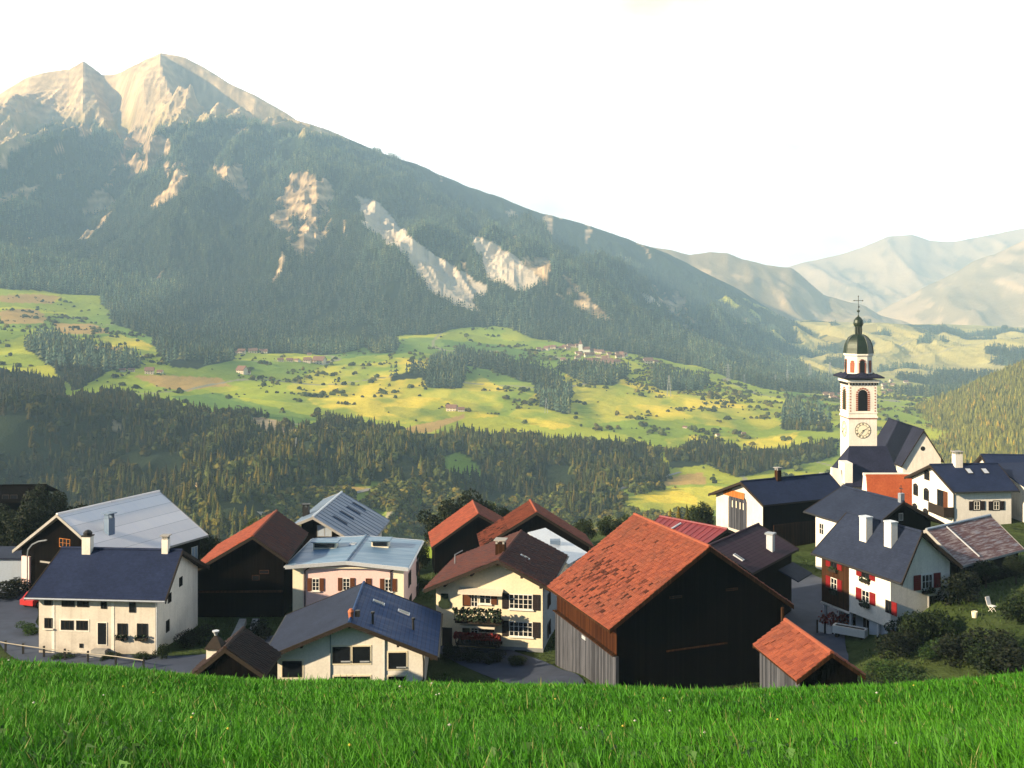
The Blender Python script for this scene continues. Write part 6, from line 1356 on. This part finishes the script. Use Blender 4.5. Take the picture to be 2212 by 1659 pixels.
L1 = 'tiny pale house of the far village around the white church tower'; G1 = 'houses of the far village round its church'
for i in range(12): far_house(1164 + i * 8.2 + gq.uniform(-2, 2), 757 - i * .6 + gq.uniform(-2.5, 2.5), gq.uniform(8, 11), L1, G1)
for i in range(46):
    u = 1215 + 135 * gq.random(); far_house(u, 762 + (u - 1215) * .12 + gq.uniform(-9, 24), gq.uniform(8, 13), L1, G1)
far_house(1400, 786, 20, 'red-roofed house standing apart right of the far village', None, 1.0); far_house(1416, 785, 11, 'small house next to the lone one right of the far village', None)
for i in range(12): far_house(1782 + gq.uniform(0, 34), 862 + gq.uniform(-12, 8), gq.uniform(7, 11), 'tiny house of the hamlet just left of the clock tower', 'houses of the hamlet by the clock tower')
for i in range(9): far_house(1905 + gq.uniform(0, 60), 838 + gq.uniform(-14, 14), gq.uniform(7, 11), 'tiny hazy house on the valley floor right of the clock tower', 'houses on the valley floor right of the tower')
for u, v in ((1480, 925), (1550, 942), (1685, 990), (1250, 960), (1606, 940)): far_house(u, v, 9, 'little hay barn alone on the far meadows', 'hay barns on the far meadows', .9)
p = ground_hit(1254, 762); s = p.y / FPX; b = MB(); b.box((-4 * s, -4 * s, -5 * s), (4 * s, 4 * s, 18 * s)); b.lathe([(5.5 * s, 18 * s), (.3 * s, 28 * s)], (0, 0), 4, 1, R(45)); b.box((4 * s, -5 * s, -5 * s), (20 * s, 5 * s, 7 * s)); b.prism([(4.01 * s, -6 * s, 7 * s), (4.01 * s, 6 * s, 7 * s), (4.01 * s, 0, 13 * s)], (16 * s, 0, 0), 1); o = b.build('far_church', [M['white_clean'], M['farroof']]); o.location = p; tag(o, 'tiny white church with pointed tower on the far village knoll', 'church')
b = MB()
for a in (-1, 1):
    for c in (-1, 1): b.bar((a * .09, c * .09, 0), (a * .018, c * .018, 1), .007, n=4)
for i in range(6):
    z0, z1 = i / 6.5, (i + 1) / 6.5; r0, r1 = .09 - .072 * z0, .09 - .072 * z1
    for c in (-1, 1): b.bar((-r0, c * r0, z0), (r1, c * r1, z1), .004, n=4); b.bar((r0, c * r0, z0), (-r1, c * r1, z1), .004, n=4)
for z, l in ((.68, .17), (.80, .21), (.92, .15)): b.bar((-l, 0, z), (l, 0, z), .012, n=4); b.bar((-l, 0, z), (0, 0, z + .07), .004, n=4); b.bar((l, 0, z), (0, 0, z + .07), .004, n=4)
py = b.build('pylon', M['pylon'])
for i, (u, v0, v1, lb) in enumerate(((1573, 785, 827, 'tallest steel lattice pylon at the upper edge of the meadows'), (1608, 808, 828, 'short pylon just right of the tallest one'), (1675, 808, 838, 'pylon above the blue slope between the tallest pylon and the clock tower'), (1701, 798, 832, 'pylon in the middle of the line left of the clock tower'), (1750, 784, 822, 'second pylon left of the clock tower'), (1793, 782, 824, 'pylon nearest the clock tower'), (1445, 812, 857, 'pylon in the field below the red-roofed lone house'), (1180, 860, 893, 'pylon in the dark hollow of the meadows'), (640, 945, 985, 'thin mast at the rim of the gorge wood'))):
    o = py
    if i: o = py.copy(); COL.objects.link(o)
    p = ground_hit(u, v1 + 1); o.location = p; s = (v1 - v0) * p.y / FPX; o.scale = (s, s, s); o.rotation_euler = (0, 0, R(15 + 9 * i)); tag(o, lb, 'pylon', 'power line pylons')

# ------------------------------------------------------------------ meadow grass
gg = np.random.default_rng(21)
def grass_pts(n, y0, y1, pw=0.5):
    y = y0 + (y1 - y0) * gg.random(n) ** pw; y = np.sort(y); x = gg.uniform(-1, 1, n) * (y * .5 + 3.2); return x, y
N = 360000
x, y = grass_pts(N, 6.5, 36.5, 0.95); keep = fbm(x * 1.6, y * 1.6, 3, 9) > 0.18; x, y = x[keep], y[keep]; N = len(x); z = ground_z(x, y)
hgt = 0.82 * (0.16 + 0.24 * fbm(x * .9, y * .9, 3, 4)) * gg.uniform(.55, 1.35, N); wd = (0.0045 + 0.00042 * y) * gg.uniform(.7, 1.5, N); hgt = hgt * (1 - .35 * sstep(12, 26, y)); tall = gg.random(N) < .025; hgt = np.where(tall, hgt * 1.6, hgt)
an = gg.uniform(0, 6.283, N); ln = hgt * gg.uniform(.15, .75, N); la = gg.uniform(0, 6.283, N) * .7 + .6
dx, dy = np.cos(an) * wd, np.sin(an) * wd; lx, ly = np.cos(la) * ln, np.sin(la) * ln
P0 = np.stack([x, y, z - .03], -1); D = np.stack([dx, dy, 0 * x], -1); Lm = np.stack([lx * .3, ly * .3, hgt * .55], -1); Lt = np.stack([lx, ly, hgt * np.sqrt(np.clip(1 - (ln / hgt) ** 2 * .5, .2, 1))], -1)
V = np.stack([P0 - D, P0 + D, P0 + Lm + D * .8, P0 + Lm - D * .8, P0 + Lt], 1).reshape(-1, 3); i0 = (np.arange(N) * 5)[:, None, None]
F = (i0 + np.array([[[0, 1, 2], [0, 2, 3], [3, 2, 4]]])).reshape(-1, 3)
pt = fbm(x / 2.2, y / 2.2, 3, 33)[:, None]; c = np.array([0.032, 0.158, 0.006])[None] * (1 - pt) + np.array([0.068, 0.235, 0.010])[None] * pt; c = c * gg.uniform(.6, 1.35, (N, 1)); dry = gg.random(N) < .04; c[dry] = np.array([0.22, 0.24, 0.07])
tag(np_mesh('grass', V, F, M['grass'], np.repeat(c, 5, 0)), 'lush long meadow grass on the slope in front', kind='stuff')
# rough turf of the village yards and verges
n = 60000; y = gg.uniform(66, 128, n); x = gg.uniform(-.52, .52, n) * y; z = ground_z(x, y); k = (fbm(x / 5, y / 5, 3, 19) > .36); x, y, z = x[k], y[k], z[k]; n = len(x)
def on_lane(x, y):
    r = np.zeros(len(x), bool)
    for P_, w_ in LANES:
        d2 = np.full(len(x), 1e9)
        for px_, py_ in P_[::2]: d2 = np.minimum(d2, (x - px_) ** 2 + (y - py_) ** 2)
        r |= d2 < (w_ / 2 + .3) ** 2
    return r
k = ~on_lane(x, y); x, y, z = x[k], y[k], z[k]; n = len(x)
a = gg.uniform(0, 6.283, n); L = gg.uniform(.10, .34, n); wv = gg.uniform(.03, .08, n); le = gg.uniform(-.15, .15, (n, 2))
V = np.stack([np.stack([x - np.cos(a) * wv, y - np.sin(a) * wv, z - .03], -1), np.stack([x + np.cos(a) * wv, y + np.sin(a) * wv, z - .03], -1), np.stack([x + le[:, 0], y + le[:, 1], z + L], -1)], 1).reshape(-1, 3)
tag(np_mesh('yard_grass', V, np.arange(n * 3).reshape(-1, 3), M['grass'], np.repeat(np.array([0.040, 0.070, 0.014])[None] * gg.uniform(.5, 1.4, (n, 1)), 3, 0)), 'rough turf and weeds on the yards and verges between the houses', kind='stuff')
# broad weed leaves and small flower heads among the grass
n = 2600; x, y = grass_pts(n, 6.5, 14, 1.4); k = fbm(x / 1.3, y / 1.3, 3, 71) > .48; x, y = x[k], y[k]; n = len(x); z = ground_z(x, y); a = gg.uniform(0, 6.283, n); L = gg.uniform(.07, .17, n); wv = L * gg.uniform(.16, .3, n); up_ = gg.uniform(.08, .26, n)
ca, sa = np.cos(a), np.sin(a); B0 = np.stack([x, y, z], -1); mid = B0 + np.stack([ca * L * .5, sa * L * .5, up_ * .9], -1); tip = B0 + np.stack([ca * L, sa * L, up_ * .75], -1); sd = np.stack([-sa * wv, ca * wv, 0 * x], -1)
V = np.stack([B0, mid - sd, tip, mid + sd], 1).reshape(-1, 3)
tag(np_mesh('meadow_weeds', V, np.arange(n * 4).reshape(-1, 4), M['grass'], np.repeat(np.array([0.060, 0.150, 0.028])[None] * gg.uniform(.6, 1.5, (n, 1)), 4, 0)), 'broad-leaved weeds growing low among the meadow grass', kind='stuff')
n = 50; x, y = grass_pts(n, 8, 23, .8); z = ground_z(x, y) + gg.uniform(.14, .27, n); V = []; F = []
for i in range(n):
    r_ = gg.uniform(.012, .022) + .0004 * y[i]; k = len(V); V += [(x[i] + r_ * p_[0], y[i] + r_ * p_[1], z[i] + r_ * p_[2]) for p_ in ((1, 0, 0), (-1, 0, 0), (0, 1, 0), (0, -1, 0), (0, 0, .8), (0, 0, -.6))]; F += [(k + q_[0], k + q_[1], k + q_[2]) for q_ in ((0, 2, 4), (2, 1, 4), (1, 3, 4), (3, 0, 4), (2, 0, 5), (1, 2, 5), (3, 1, 5), (0, 3, 5))]
fc = np.where((gg.random(n) < .35)[:, None], np.array([[.65, .55, .08]]), np.array([[.62, .60, .55]]))
tag(np_mesh('meadow_flowers', V, F, M['grass'], np.repeat(fc, 6, 0)), 'tiny white and yellow flower heads in the meadow grass', kind='stuff')
